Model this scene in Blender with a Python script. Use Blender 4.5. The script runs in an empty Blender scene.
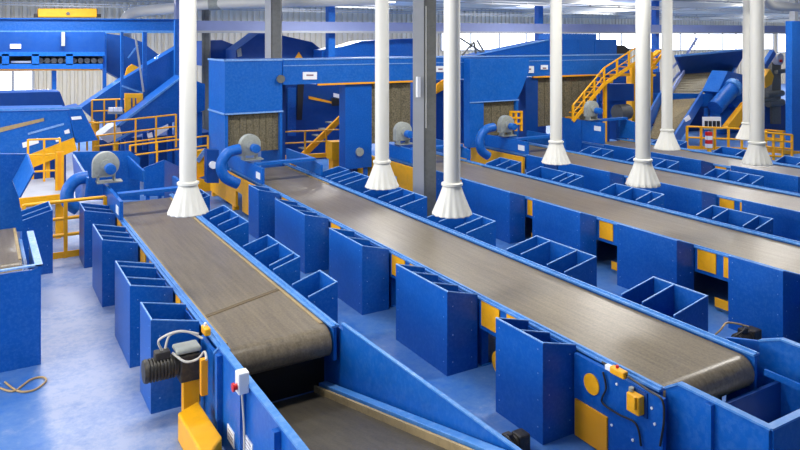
import bpy, bmesh, math, random
from mathutils import Vector, Matrix
random.seed(7)
S = bpy.context.scene
COL = S.collection
F, HY, CAMZ = 710.0, 40.0, 4.2
ANG = math.atan(420 / 710)
CA, SA = math.cos(ANG), math.sin(ANG)

# ------------------------------------------------------------------ helpers
def at(x, y, Y):
    """real point on the plane Y seen at photo pixel (x, y)"""
    l = (x - 400) / F
    Z = Y / (CA - l * SA)
    return Vector((Z * (l * CA + SA), Y, CAMZ - (y - HY) * Z / F))

def on(x, y, z):
    """real point at height z seen at photo pixel (x, y)"""
    Z = F * (CAMZ - z) / (y - HY)
    L = (x - 400) / F * Z
    return Vector((L * CA + Z * SA, -L * SA + Z * CA, z))

def srgb(h):
    h = h.lstrip('#')
    v = [int(h[i:i + 2], 16) / 255 for i in (0, 2, 4)]
    return [c / 12.92 if c <= .04045 else ((c + .055) / 1.055) ** 2.4 for c in v] + [1]

def mat(name, col, rough=.45, metal=0., var=.12, scale=3., dirt=None, dirt_amt=.3, dscale=2.5, bump=0., bscale=60., spec=.5, coat=0.):
    m = bpy.data.materials.new(name)
    m.use_nodes = True
    nt = m.node_tree; N = nt.nodes; Lk = nt.links
    b = N['Principled BSDF']
    b.inputs['Roughness'].default_value = rough
    b.inputs['Metallic'].default_value = metal
    b.inputs['Specular IOR Level'].default_value = spec
    b.inputs['Coat Weight'].default_value = coat
    c = srgb(col)
    tc = N.new('ShaderNodeTexCoord')
    geo = N.new('ShaderNodeNewGeometry')
    n = N.new('ShaderNodeTexNoise'); n.inputs['Scale'].default_value = scale; n.inputs['Detail'].default_value = 5
    Lk.new(geo.outputs['Position'], n.inputs['Vector'])
    mix = N.new('ShaderNodeMix'); mix.data_type = 'RGBA'
    mix.inputs[6].default_value = [max(0, x * (1 - var)) for x in c[:3]] + [1]
    mix.inputs[7].default_value = [min(1, x * (1 + var)) for x in c[:3]] + [1]
    Lk.new(n.outputs['Fac'], mix.inputs[0])
    out = mix.outputs[2]
    if dirt:
        n2 = N.new('ShaderNodeTexNoise'); n2.inputs['Scale'].default_value = dscale; n2.inputs['Detail'].default_value = 8
        n2.inputs['Roughness'].default_value = .7
        Lk.new(geo.outputs['Position'], n2.inputs['Vector'])
        r = N.new('ShaderNodeValToRGB')
        r.color_ramp.elements[0].position = .45; r.color_ramp.elements[0].color = (0, 0, 0, 1)
        r.color_ramp.elements[1].position = .75; r.color_ramp.elements[1].color = (dirt_amt,) * 3 + (1,)
        Lk.new(n2.outputs['Fac'], r.inputs['Fac'])
        mx = N.new('ShaderNodeMix'); mx.data_type = 'RGBA'
        Lk.new(r.outputs['Color'], mx.inputs[0]); Lk.new(out, mx.inputs[6]); mx.inputs[7].default_value = srgb(dirt)
        out = mx.outputs[2]
    Lk.new(out, b.inputs['Base Color'])
    if bump:
        n3 = N.new('ShaderNodeTexNoise'); n3.inputs['Scale'].default_value = bscale
        Lk.new(geo.outputs['Position'], n3.inputs['Vector'])
        bp = N.new('ShaderNodeBump'); bp.inputs['Strength'].default_value = bump; bp.inputs['Distance'].default_value = .01
        Lk.new(n3.outputs['Fac'], bp.inputs['Height']); Lk.new(bp.outputs['Normal'], b.inputs['Normal'])
    return m

def emit(name, col, st):
    m = bpy.data.materials.new(name); m.use_nodes = True
    nt = m.node_tree; b = nt.nodes['Principled BSDF']
    b.inputs['Base Color'].default_value = srgb(col)
    b.inputs['Emission Color'].default_value = srgb(col)
    b.inputs['Emission Strength'].default_value = st
    return m

M = {}
M['blue'] = mat('blue_paint', '#035bb3', .4, var=.14, dirt='#6f9fd8', dirt_amt=.22, dscale=16, spec=.35)
M['bin'] = mat('bin_blue_paint', '#0253aa', .36, var=.14, dirt='#5f92d8', dirt_amt=.22, dscale=26, spec=.35)
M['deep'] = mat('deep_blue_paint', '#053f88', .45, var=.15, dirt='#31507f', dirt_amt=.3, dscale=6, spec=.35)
M['rail'] = mat('worn_pale_blue_rail', '#4485cc', .38, var=.12, dirt='#9dbbe0', dirt_amt=.45, dscale=12)
M['rim'] = mat('worn_rim_highlight', '#6a9ad6', .4, var=.2, dirt='#c8dcf2', dirt_amt=.6, dscale=25)  # pale blue puts the specular edge highlight into the worn rim's colour
M['yellow'] = mat('yellow_paint', '#f6b008', .45, var=.08, dirt='#b07a10', dirt_amt=.3, dscale=8)
M['orange'] = mat('orange_yellow_paint', '#f2a516', .45, var=.08)
M['white'] = mat('white_duct_paint', '#d2d1c8', .4, var=.03)
M['bell'] = mat('white_bell_plastic', '#d4d3ca', .45, var=.03)
M['steel'] = mat('grey_steel', '#a6a9ac', .45, metal=.25, var=.1)
M['dsteel'] = mat('dark_grey_steel', '#6a6b66', .5, metal=.2, var=.12, dirt='#4a4a44', dirt_amt=.5, dscale=8)
M['black'] = mat('black_rubber', '#1b1b1c', .55, var=.25)
M['motor'] = mat('black_motor_iron', '#2b2926', .5, var=.3, dirt='#6a6048', dirt_amt=.5, dscale=20)
M['grey'] = mat('grey_cast', '#9a9f98', .5, var=.1, dirt='#6c6c60', dirt_amt=.4, dscale=15)
M['tan'] = mat('tan_skirting', '#a8936a', .7, var=.15, dirt='#6f6247', dirt_amt=.6, dscale=9)
M['sticker'] = mat('white_sticker', '#eceef0', .5, var=.02)
M['print'] = mat('sticker_print', '#8b6f78', .5, var=.05)
M['red'] = mat('red_plastic', '#d3201c', .4)
M['cable_black'] = mat('black_cable', '#2c2a29', .5)
M['cable_grey'] = mat('grey_cable', '#c6c3b8', .5)
M['cable_tan'] = mat('tan_cable', '#b79a6c', .6)
M['purple'] = mat('lavender_grey_paint', '#7f8cb8', .5, var=.08)
M['splice'] = mat('dark_splice', '#5f4f30', .6, var=.2)
M['greybelt'] = mat('pale_belt_end', '#b7bcc4', .6, var=.1)
M['concrete'] = mat('concrete', '#9c9a90', .7, var=.1)
M['waste'] = mat('mixed_waste', '#8a7a58', .9, var=.5, scale=12, dirt='#3d3a30', dirt_amt=.8, dscale=16, bump=.8, bscale=20)

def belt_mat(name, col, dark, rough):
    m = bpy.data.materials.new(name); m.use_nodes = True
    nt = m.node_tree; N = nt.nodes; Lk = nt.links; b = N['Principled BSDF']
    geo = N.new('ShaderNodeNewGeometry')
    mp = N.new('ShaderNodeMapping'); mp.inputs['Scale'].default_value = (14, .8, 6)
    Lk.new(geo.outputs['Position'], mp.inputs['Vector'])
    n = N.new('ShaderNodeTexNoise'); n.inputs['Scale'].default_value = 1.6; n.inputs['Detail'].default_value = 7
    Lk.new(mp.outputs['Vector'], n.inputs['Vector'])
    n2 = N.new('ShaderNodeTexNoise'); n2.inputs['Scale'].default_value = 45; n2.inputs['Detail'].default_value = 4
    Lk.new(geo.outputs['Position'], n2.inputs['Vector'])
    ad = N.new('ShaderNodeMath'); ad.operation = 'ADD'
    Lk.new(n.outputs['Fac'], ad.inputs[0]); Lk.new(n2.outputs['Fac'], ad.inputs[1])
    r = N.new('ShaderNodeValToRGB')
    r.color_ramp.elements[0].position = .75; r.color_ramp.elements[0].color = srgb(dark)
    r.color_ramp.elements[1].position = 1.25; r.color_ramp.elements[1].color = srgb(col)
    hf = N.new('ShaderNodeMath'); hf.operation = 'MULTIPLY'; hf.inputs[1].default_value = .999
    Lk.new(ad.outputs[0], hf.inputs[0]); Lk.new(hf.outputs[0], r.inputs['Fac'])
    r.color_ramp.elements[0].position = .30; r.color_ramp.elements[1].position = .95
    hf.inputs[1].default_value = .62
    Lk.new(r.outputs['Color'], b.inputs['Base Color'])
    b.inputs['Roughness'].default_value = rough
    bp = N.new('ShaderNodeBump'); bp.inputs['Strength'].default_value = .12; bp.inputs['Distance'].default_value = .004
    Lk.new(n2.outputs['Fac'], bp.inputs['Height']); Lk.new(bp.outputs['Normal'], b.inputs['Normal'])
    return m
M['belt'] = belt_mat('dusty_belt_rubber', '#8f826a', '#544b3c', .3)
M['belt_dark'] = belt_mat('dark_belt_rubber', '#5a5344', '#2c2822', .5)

def curtain_mat():
    m = bpy.data.materials.new('brown_strip_curtain'); m.use_nodes = True
    nt = m.node_tree; N = nt.nodes; Lk = nt.links; b = N['Principled BSDF']
    geo = N.new('ShaderNodeNewGeometry')
    w = N.new('ShaderNodeTexNoise'); w.inputs['Scale'].default_value = 26; w.inputs['Detail'].default_value = 6
    Lk.new(geo.outputs['Position'], w.inputs['Vector'])
    r = N.new('ShaderNodeValToRGB')
    r.color_ramp.elements[0].position = .3; r.color_ramp.elements[0].color = srgb('#4a4432')
    r.color_ramp.elements[1].position = .75; r.color_ramp.elements[1].color = srgb('#857c62')
    Lk.new(w.outputs['Fac'], r.inputs['Fac']); Lk.new(r.outputs['Color'], b.inputs['Base Color'])
    b.inputs['Roughness'].default_value = .7
    return m
M['curtain'] = curtain_mat()

def floor_mat():
    m = bpy.data.materials.new('worn_blue_floor_paint'); m.use_nodes = True
    nt = m.node_tree; N = nt.nodes; Lk = nt.links; b = N['Principled BSDF']
    geo = N.new('ShaderNodeNewGeometry')
    n1 = N.new('ShaderNodeTexNoise'); n1.inputs['Scale'].default_value = .9; n1.inputs['Detail'].default_value = 9; n1.inputs['Roughness'].default_value = .68
    n2 = N.new('ShaderNodeTexNoise'); n2.inputs['Scale'].default_value = 9; n2.inputs['Detail'].default_value = 8; n2.inputs['Roughness'].default_value = .75
    for n in (n1, n2): Lk.new(geo.outputs['Position'], n.inputs['Vector'])
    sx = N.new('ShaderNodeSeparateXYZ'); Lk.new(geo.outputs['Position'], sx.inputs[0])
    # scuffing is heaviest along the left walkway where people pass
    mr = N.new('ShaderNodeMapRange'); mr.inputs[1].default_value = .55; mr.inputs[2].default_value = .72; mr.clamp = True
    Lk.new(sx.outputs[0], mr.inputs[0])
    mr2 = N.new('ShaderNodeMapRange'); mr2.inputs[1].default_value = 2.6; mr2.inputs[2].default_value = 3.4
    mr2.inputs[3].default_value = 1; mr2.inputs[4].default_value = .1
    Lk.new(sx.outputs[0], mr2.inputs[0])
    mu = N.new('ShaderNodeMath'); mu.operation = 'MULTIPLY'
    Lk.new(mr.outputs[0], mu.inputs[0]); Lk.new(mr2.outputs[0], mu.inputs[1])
    a1 = N.new('ShaderNodeMath'); a1.operation = 'MULTIPLY_ADD'; a1.inputs[1].default_value = .75
    Lk.new(n1.outputs['Fac'], a1.inputs[0]); 
    a2 = N.new('ShaderNodeMath'); a2.operation = 'MULTIPLY'; a2.inputs[1].default_value = .55
    Lk.new(n2.outputs['Fac'], a2.inputs[0]); Lk.new(a2.outputs[0], a1.inputs[2])
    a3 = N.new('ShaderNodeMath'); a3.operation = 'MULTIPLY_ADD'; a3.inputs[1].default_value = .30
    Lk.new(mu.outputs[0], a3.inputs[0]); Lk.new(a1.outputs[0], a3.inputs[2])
    r = N.new('ShaderNodeValToRGB')
    e = r.color_ramp.elements
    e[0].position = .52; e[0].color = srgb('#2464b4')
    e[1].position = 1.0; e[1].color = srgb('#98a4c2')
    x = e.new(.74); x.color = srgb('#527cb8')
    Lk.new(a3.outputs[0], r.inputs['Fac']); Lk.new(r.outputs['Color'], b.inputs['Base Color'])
    b.inputs['Roughness'].default_value = .42
    return m
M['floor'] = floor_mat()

def wall_mat():
    m = mat('ribbed_sheet_wall', '#cfc7b4', .6, var=.06)
    nt = m.node_tree; N = nt.nodes; Lk = nt.links; b = N['Principled BSDF']
    return m
M['wall'] = wall_mat()
M['ceil'] = mat('pale_ceiling_sheet', '#f6f6f4', .6, var=.05)
M['window'] = emit('bright_daylight_glazing', '#f4f8ff', 2.6)
M['lamp'] = emit('lamp_diffuser', '#ffffff', 6.0)

class MB:
    def __init__(s): s.bm = bmesh.new(); s.mi = 0
    def face(s, vs):
        try:
            f = s.bm.faces.new(vs); f.material_index = s.mi; return f
        except ValueError: return None
    def hexa(s, p):           # 8 corners: bottom loop 0-3, top loop 4-7
        v = [s.bm.verts.new(q) for q in p]
        for q in ((3, 2, 1, 0), (4, 5, 6, 7), (0, 1, 5, 4), (1, 2, 6, 5), (2, 3, 7, 6), (3, 0, 4, 7)):
            s.face([v[i] for i in q])
        return s
    def box(s, x0, x1, y0, y1, z0, z1):
        return s.hexa([(x0, y0, z0), (x1, y0, z0), (x1, y1, z0), (x0, y1, z0), (x0, y0, z1), (x1, y0, z1), (x1, y1, z1), (x0, y1, z1)])
    def bar(s, a, b, w, h, up=(0, 0, 1)):      # rectangular bar from a to b
        a = Vector(a); b = Vector(b); d = (b - a).normalized(); up = Vector(up)
        if abs(d.dot(up)) > .98: up = Vector((0, 1, 0))
        sd = d.cross(up).normalized(); u = sd.cross(d).normalized()
        c = [(-1, -1), (1, -1), (1, 1), (-1, 1)]
        return s.hexa([a + sd * i * w / 2 + u * j * h / 2 for i, j in c] + [b + sd * i * w / 2 + u * j * h / 2 for i, j in c])
    def prism(s, poly, ext):                    # polygon of 3D points swept along a vector
        ext = Vector(ext)
        v0 = [s.bm.verts.new(Vector(p)) for p in poly]; v1 = [s.bm.verts.new(Vector(p) + ext) for p in poly]
        s.face(v0[::-1]); s.face(v1)
        n = len(poly)
        for i in range(n): s.face([v0[i], v0[(i + 1) % n], v1[(i + 1) % n], v1[i]])
        return s
    def tube(s, pts, r, n=10, caps=True):
        pts = [Vector(p) for p in pts]
        rs = r if isinstance(r, (list, tuple)) else [r] * len(pts)
        rings = []; ref = None
        for i, p in enumerate(pts):
            d = (pts[min(i + 1, len(pts) - 1)] - pts[max(i - 1, 0)]).normalized()
            if ref is None:
                ref = Vector((0, 0, 1)) if abs(d.z) < .9 else Vector((1, 0, 0))
            sd = d.cross(ref).normalized(); u = sd.cross(d).normalized(); ref = u
            rings.append([s.bm.verts.new(p + (sd * math.cos(2 * math.pi * k / n) + u * math.sin(2 * math.pi * k / n)) * rs[i]) for k in range(n)])
        for a, b in zip(rings, rings[1:]):
            for k in range(n): s.face([a[k], a[(k + 1) % n], b[(k + 1) % n], b[k]])
        if caps: s.face(rings[0][::-1]); s.face(rings[-1])
        return s
    def lathe(s, prof, c, n=24, axis='Z', pleat=0, amp=0., close=False):
        rings = []
        for j, (r, h) in enumerate(prof):
            ring = []
            for k in range(n):
                t = 2 * math.pi * k / n
                rr = r * (1 + (amp * (j / max(1, len(prof) - 1)) * math.cos(pleat * t) if pleat else 0))
                q = (rr * math.cos(t), rr * math.sin(t), h)
                if axis == 'X': q = (q[2], q[0], q[1])
                if axis == 'Y': q = (q[0], q[2], q[1])
                ring.append(s.bm.verts.new(Vector(c) + Vector(q)))
            rings.append(ring)
        for a, b in zip(rings, rings[1:]):
            for k in range(n): s.face([a[k], a[(k + 1) % n], b[(k + 1) % n], b[k]])
        s.face(rings[0][::-1]); s.face(rings[-1])
        return s
    def build(s, name, mats, parent=None, smooth=None, bevel=0., loc=None):
        root = parent
        off = Vector((0, 0, 0))
        while root is not None:
            off += root.location; root = root.parent
        if parent is None and loc is not None: off = Vector(loc)
        bmesh.ops.translate(s.bm, verts=s.bm.verts, vec=-off)
        bmesh.ops.recalc_face_normals(s.bm, faces=s.bm.faces)
        me = bpy.data.meshes.new(name); s.bm.to_mesh(me); s.bm.free()
        for m in (mats if isinstance(mats, (list, tuple)) else [mats]): me.materials.append(M[m] if isinstance(m, str) else m)
        if smooth:
            for p in me.polygons: p.use_smooth = True
            me.set_sharp_from_angle(angle=math.radians(smooth))
        o = bpy.data.objects.new(name, me); COL.objects.link(o)
        if parent is not None: o.parent = parent
        elif loc is not None: o.location = loc
        if bevel:
            b = o.modifiers.new('edge', 'BEVEL'); b.width = bevel; b.segments = 2; b.limit_method = 'ANGLE'; b.angle_limit = math.radians(40)
        return o

def tag(o, label, cat, group=None):
    o['label'] = label; o['category'] = cat
    if group: o['group'] = group
    return o
def thing(name, label, cat, loc, group=None):
    o = bpy.data.objects.new(name, None); COL.objects.link(o); o.location = loc; o.empty_display_size = .2
    return tag(o, label, cat, group)
def struct(o): o['kind'] = 'structure'; return o
def spline(pts, n=8):
    pts = [Vector(p) for p in pts]; out = []
    P = [pts[0]] + pts + [pts[-1]]
    for i in range(1, len(P) - 2):
        for k in range(n):
            t = k / n; a, b, c, d = P[i - 1], P[i], P[i + 1], P[i + 2]
            out.append(.5 * ((2 * b) + (c - a) * t + (2 * a - 5 * b + 4 * c - d) * t * t + (3 * b - 3 * c + d - a) * t ** 3))
    out.append(pts[-1]); return out

# ------------------------------------------------------------------ camera
cam = bpy.data.cameras.new('camera'); co = bpy.data.objects.new('camera', cam); COL.objects.link(co)
co.location = (0, 0, CAMZ); co.rotation_euler = (math.pi / 2, 0, -ANG)
cam.sensor_width = 36; cam.lens = 36 * F / 800
cam.shift_y = (HY - 225) / 800
cam.clip_end = 300
S.camera = co

# ------------------------------------------------------------------ setting
CEIL = 6.4
WY = 40.0
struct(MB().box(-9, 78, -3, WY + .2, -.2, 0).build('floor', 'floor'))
struct(MB().box(-9, 78, -3.2, WY + .2, CEIL, CEIL + .15).build('ceiling', 'ceil'))
w = MB()
# ribbed sheet as trapezoid corrugation
x = -9.0
while x < 78:
    if True:
        w.prism([(x, WY, 0), (x + .24, WY, 0), (x + .2, WY - .1, 0), (x + .04, WY - .1, 0)], (0, 0, CEIL))
    x += .36
w.box(-9, 78, WY, WY + .2, 0, CEIL)
struct(w.build('wall_back', 'wall'))
struct(MB().box(-9, 78, -3.2, -3, 0, CEIL).build('wall_front', 'concrete'))
# strip windows in the far wall
wn = 0
def window(p0, p1, panes):
    global wn
    wn += 1
    a, b = p0, p1
    x0, x1 = sorted((a.x, b.x)); z0, z1 = sorted((a.z, b.z))
    fr = MB()
    for i in range(panes + 1):
        X = x0 + (x1 - x0) * i / panes
        fr.box(X - .06, X + .06, WY - .16, WY - .06, z0, z1)
    fr.box(x0, x1, WY - .16, WY - .06, z0 - .08, z0); fr.box(x0, x1, WY - .16, WY - .06, z1, z1 + .08)
    o = struct(fr.build('window_%d' % wn, 'steel'))
    g = MB().box(x0, x1, WY - .11, WY - .08, z0, z1).build('window_pane', 'window', o)
window(at(440, 50, WY), at(662, 32, WY), 9)
window(at(664, 50, WY), at(772, 32, WY), 8)
window(at(776, 52, WY), at(818, 30, WY), 3)
window(at(-8, 93, WY), at(33, 71, WY), 2)

# ceiling beams and lamps
for i, X in enumerate((14, 24, 34, 44, 54, 64)):
    struct(MB().box(X - .1, X + .1, 10, WY, CEIL - .45, CEIL - .002).build('trim_%d' % (i + 1), 'white'))
for i, Y in enumerate((13, 19, 25, 31, 37)):
    tb = MB(); tb.box(-9, 78, Y - .05, Y + .05, CEIL - .62, CEIL - .56); tb.box(-9, 78, Y - .05, Y + .05, CEIL - .51, CEIL - .46)
    for j in range(43): tb.box(-8.5 + 2 * j, -8.44 + 2 * j, Y - .03, Y + .03, CEIL - .57, CEIL - .46)
    struct(tb.build('trim_%d' % (i + 7), 'steel'))
rows = {}
for j, Y in enumerate((16, 22, 28, 34)):
    for i, X in enumerate((9, 18.5, 28.5, 38.5, 48.5, 58.5)):
        px = (X * CA - Y * SA) / (X * SA + Y * CA) * F + 400
        Zc = X * SA + Y * CA
        if HY - F * (CEIL - CAMZ) / Zc < -2 or not -20 < px < 820: continue      # only the lamps the photo can show
        rowname = ('nearest', 'second', 'third', 'farthest')[j]
        rows[j] = rows.get(j, 0) + 1; coln = ('first', 'second', 'third', 'fourth', 'fifth', 'sixth')[rows[j] - 1]
        L_ = thing('ceiling_lamp', 'white linear lamp under the roof, %s from the left in the %s row' % (coln, rowname), 'ceiling lamp', (X, Y, CEIL), 'linear lamps under the roof')
        MB().box(X - 1.3, X + 1.3, Y - .16, Y + .16, CEIL - .1, CEIL - .003).build('housing', 'white', L_)
        MB().box(X - 1.25, X + 1.25, Y - .13, Y + .13, CEIL - .13, CEIL - .1).build('diffuser', 'lamp', L_)

# ------------------------------------------------------------------ belts
ORD = ('first', 'second', 'third', 'fourth', 'fifth', 'sixth')
def conveyor(label, xl, xr, y0, y1, gaps_l, gaps_r, gstyle='disc', zt=.86):
    root = thing('belt_conveyor', label, 'conveyor', ((xl + xr) / 2, (y0 + y1) / 2, 0), 'parallel sorting belts')
    r = .17; zc = zt - r
    prof = []
    for k in range(13):
        t = -math.pi / 2 - math.pi * k / 12
        prof.append((y0 + r + r * math.cos(t), zc + r * math.sin(t)))
    prof = [(y1 - r, zc - r)] + prof + [(y1 - r, zc + r)]
    for k in range(1, 12):
        t = math.pi / 2 - math.pi * k / 12
        prof.append((y1 - r + r * math.cos(t), zc + r * math.sin(t)))
    b = MB().prism([(xl + .1, p[0], p[1]) for p in prof], (xr - xl - .2, 0, 0)).build('belt', 'belt', root, smooth=40)
    for sx, X, sg in ((0, xl, 1), (1, xr, -1)):
        f = MB().box(X + .03 * sg, X + .07 * sg, y0 + .02, y1, .5, .89) if sg > 0 else MB().box(X - .07, X - .03, y0 + .02, y1, .5, .89)
        f.build('side_frame', 'deep' if False else 'blue', root)
        rl = MB()
        a, c = sorted((X, X + .10 * sg))
        rl.box(a, c, y0 + .01, y1, .88, .905)
        m1, m2 = sorted((X + .035 * sg, X + .055 * sg))
        rl.box(m1, m2, y0 + .01, y1, .905, .925)
        rl.build('side_rail', 'rail', root, bevel=.004)
        s1, s2 = sorted((X + .10 * sg, X + .14 * sg))
        MB().box(s1, s2, (y0 + .25 if xl < 3 else y1 - 2.9), y1 - .2, zt - .006, zt + .012).build('skirt_strip', 'tan', root)
        for Yl in [y0 + .5 + i * 2.35 for i in range(int((y1 - y0) / 2.35) + 1)]:
            l1, l2 = sorted((X + .08 * sg, X + .18 * sg))
            g = MB(); g.box(l1, l2, Yl, Yl + .1, 0.012, zt - .36); g.box(l1 - .02, l2 + .02, Yl - .03, Yl + .13, 0, .012)
            g.build('leg', 'blue', root)
    for gaps, X, sg in ((gaps_l, xl, 1), (gaps_r, xr, -1)):
        for ga, gb in gaps:
            g1, g2 = sorted((X + .012 * sg, X + .028 * sg))
            wd = min(.42, (gb - ga) * .42)
            MB().box(g1, g2, gb - wd, gb - .02, .56, .872).build('guard_plate', 'yellow', root)
            MB().box(g1, g2, ga + .02, ga + wd, .56, .872).build('guard_plate', 'yellow', root)
            c1, c2 = sorted((X + .0 * sg, X + .06 * sg))
            ym = (ga + gb) / 2 + .05
            if gstyle == 'disc':
                MB().lathe([(.15, c1), (.15, c2)], (0, ym, .22), 20, 'X').build('roller_guard', 'yellow', root, smooth=40)
            elif gstyle == 'angle':
                g = MB(); g.prism([(g1, ga + .03, .06), (g1, ga + .5, .06), (g1, ga + .5, .2), (g1, ga + .2, .2), (g1, ga + .2, .5), (g1, ga + .03, .5)], (g2 - g1, 0, 0)); g.build('corner_guard', 'yellow', root)
    return root

def bin_(X_out, X_in, y0, y1, cells, label, group, ho=1.05, hi=.93):
    """open-topped chute bin; the outer wall stands higher than the edge beside the belt"""
    sg = 1 if X_in > X_out else -1
    root = thing('chute_bin', label, 'bin', ((X_out + X_in) / 2, (y0 + y1) / 2, 0), group)
    t = .018
    b = MB()
    a, c = sorted((X_out, X_out + t * sg)); b.box(a, c, y0, y1, 0, ho)
    a, c = sorted((X_in - t * sg, X_in)); b.box(a, c, y0 + t, y1 - t, .12, hi - .05)
    for Y in (y0, y1 - t):
        b.prism([(X_out + t * sg, Y, 0), (X_in, Y, 0), (X_in, Y, hi), (X_out + t * sg, Y, ho)], (0, t, 0))
    a, c = sorted((X_out + t * sg, X_in - t * sg)); b.box(a, c, y0 + t, y1 - t, .22, .24)
    b.mi = 1                                   # rivets along the corners of the outer panel
    for Y in (y0 + .07, y1 - .07):
        for z in (.16, .44, .72, .97):
            b.lathe([(.007, -.004 * sg), (.004, -.009 * sg)], (X_out, Y, z), 8, 'X')
    for z in (.16, .5, .86):
        for q in (.18, .8):
            b.lathe([(.007, -.004), (.004, -.009)], (X_out + (X_in - X_out) * q, y0, z), 8, 'Y')
    body = b.build('body', ['bin', 'rim'], root)
    r = MB()
    w = .012
    r.bar((X_out + .01 * sg, y0 - .004, ho + .006), (X_out + .01 * sg, y1 + .004, ho + .006), .016, w)
    for Y in (y0 + .009, y1 - .009):
        r.bar((X_out + .01 * sg, Y, ho + .006), (X_in, Y, hi + .006), .016, w)
    r.build('rim', 'rim', root)
    n = len(cells)
    for q in cells:
        Y = y0 + (y1 - y0) * q
        d = MB()
        d.prism([(X_out + t * sg, Y - .008, .24), (X_in - t * sg, Y - .008, .24), (X_in - t * sg, Y - .008, hi - .002), (X_out + t * sg, Y - .008, ho - .008)], (0, .016, 0))
        d.mi = 1
        d.bar((X_out + .024 * sg, Y, ho), (X_in - .02 * sg, Y, hi + .004), .018, w)
        d.build('divider', ['bin', 'rim'], root)
    return root

A_L = [(8.28, 8.9, []), (9.58, 10.75, [.33, .8]), (11.98, 13.1, [.3, .62]), (14.2, 14.95, [.5])]
A_R = [(8.35, 8.9, []), (9.6, 10.95, [.16, .62, ][:2]), (11.9, 13.35, [.35, .7]), (14.3, 15.0, [.5])]
B_L = [(5.58, 6.36, [.5]), (7.33, 8.6, [.32, .7]), (9.62, 10.82, [.5]), (11.85, 13.35, [.33, .66]), (14.3, 14.95, [])]
B_R = [(5.58, 6.4, [.6]), (7.41, 8.7, [.3, .75]), (9.75, 11.0, [.3, .7]), (11.95, 13.5, [.3, .6]), (14.4, 15.15, [.5]), (15.45, 16.0, [])]
C_L = [(5.66, 6.48, [.5]), (7.37, 8.58, [.35, .7]), (9.45, 10.75, [.5]), (11.45, 13.15, [.33, .66]), (14.2, 14.95, [])]
C_R = [(5.2, 6.2, [.5]), (7.4, 8.6, [.22, .72]), (9.7, 11.0, [.25, .62]), (11.95, 13.4, [.2, .38]), (14.15, 15.0, [.5])]
D_L = [(7.0, 8.6, [.5]), (9.5, 11.15, [.35, .7]), (12.0, 13.75, [.35, .7]), (14.3, 15.0, [])]
E_L = [(9.4, 11.1, [.5]), (11.95, 13.6, [.35, .7]), (14.1, 15.3, [.5])]
D_R = [(7.5, 8.6, [.5]), (9.8, 11.05, [.3, .72]), (12.1, 13.45, [.3]), (14.3, 15.2, [.5])]
E_R = [(10.15, 11.3, [.5]), (11.9, 13.2, [.45]), (14.4, 15.4, [.5])]
XA, XB, XC, XD, XE, XZ = (2.2, 3.58), (5.5, 7.07), (9.82, 11.5), (13.4, 15.08), (16.7, 18.4), (-1.15, .60)
def gaps(b, lo=None):
    g = [(p[1] + .03, q[0] - .03) for p, q in zip(b, b[1:])]
    return g
cA = conveyor('grey-brown belt conveyor nearest the left walkway, ending above a lower sloping belt', XA[0], XA[1], 7.42, 15.6, gaps(A_L), gaps(A_R))
cB = conveyor('long grey-brown belt conveyor through the middle, ending at the open hopper in the front right', XB[0], XB[1], 4.5, 17.9, gaps(B_L), gaps(B_R))
cC = conveyor('grey-brown belt conveyor third from the left, running behind the steel column', XC[0], XC[1], 3.2, 17.9, gaps(C_L), gaps(C_R), 'angle')
cD = conveyor('grey-brown belt conveyor fourth from the left, behind the third belt', XD[0], XD[1], 4.5, 17.5, gaps(D_L), gaps(D_R), 'angle')
cE = conveyor('farthest right of the belt conveyors, narrow strip in front of the yellow railing', XE[0], XE[1], 6.5, 16.75, gaps(E_L), gaps(E_R), 'angle')
# diagonal splice across the left belt
a, b_ = on(200, 318, .862), on(271, 292, .862)
MB().bar((2.32, a.y, .863), (3.44, b_.y + .05, .863), .07, .004).build('belt_splice', 'splice', cA)

DES = {'A': 'the left belt', 'B': 'the long middle belt', 'C': 'the third belt', 'D': 'the fourth belt', 'E': 'the farthest right belt', 'Z': 'the belt by the left frame edge'}
def bins(lst, xo, xi, side, key):
    for i, (a, b, c) in enumerate(lst):
        n = len(c) + 1
        what = ('undivided', 'two-cell', 'three-cell')[n - 1]
        bin_(xo, xi, a, b, c, 'blue %s chute bin, %s from the front, %s side of %s' % (what, ORD[i], side, DES[key]), 'chute bins on the %s side of %s' % (side, DES[key]))
bins(A_L, 1.65, 2.19, 'left', 'A'); bins(A_R, 4.0, 3.59, 'right', 'A')
bins(B_L, 5.02, 5.49, 'left', 'B'); bins(B_R, 7.7, 7.08, 'right', 'B')
bins(C_L, 9.4, 9.81, 'left', 'C'); bins(C_R, 12.0, 11.51, 'right', 'C')
bins(D_L, 12.9, 13.39, 'left', 'D'); bins(D_R, 15.53, 15.09, 'right', 'D')
bins(E_L, 16.2, 16.69, 'left', 'E'); bins(E_R, 18.85, 18.41, 'right', 'E')
# ------------------------------------------------------------------ air ducts over the aisles
def duct(px, py, z, label, r=.103, ring=True, top=CEIL):
    p = on(px, py, z)
    root = thing('air_duct', label, 'duct', (p.x, p.y, top), 'white drop ducts with conical bells')
    MB().tube([(p.x, p.y, z + .40), (p.x, p.y, top)], r, 28).build('pipe', 'white', root, smooth=40)
    MB().lathe([(r + .004, .34), (r + .03, .36), (r + .03, .385), (r + .004, .40)], (p.x, p.y, z), 32).build('collar', 'white', root, smooth=30)
    b = MB(); prof = []
    for k in range(9):
        t = k / 8
        prof.append((r + .006 + (.238 - r) * t ** 1.15, .36 * (1 - t) + .012))
    b.lathe(prof + [(.236, 0), (.222, 0), (.222, .012)], (p.x, p.y, z), 96, pleat=16, amp=.05)
    b.build('bell', 'bell', root, smooth=50)
    return root
duct(188, 213, 2.05, 'white drop duct with fluted bell hanging over the left belt, leftmost of the ducts')
duct(382, 187, 2.05, 'white drop duct with fluted bell just left of the grey steel column')
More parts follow.
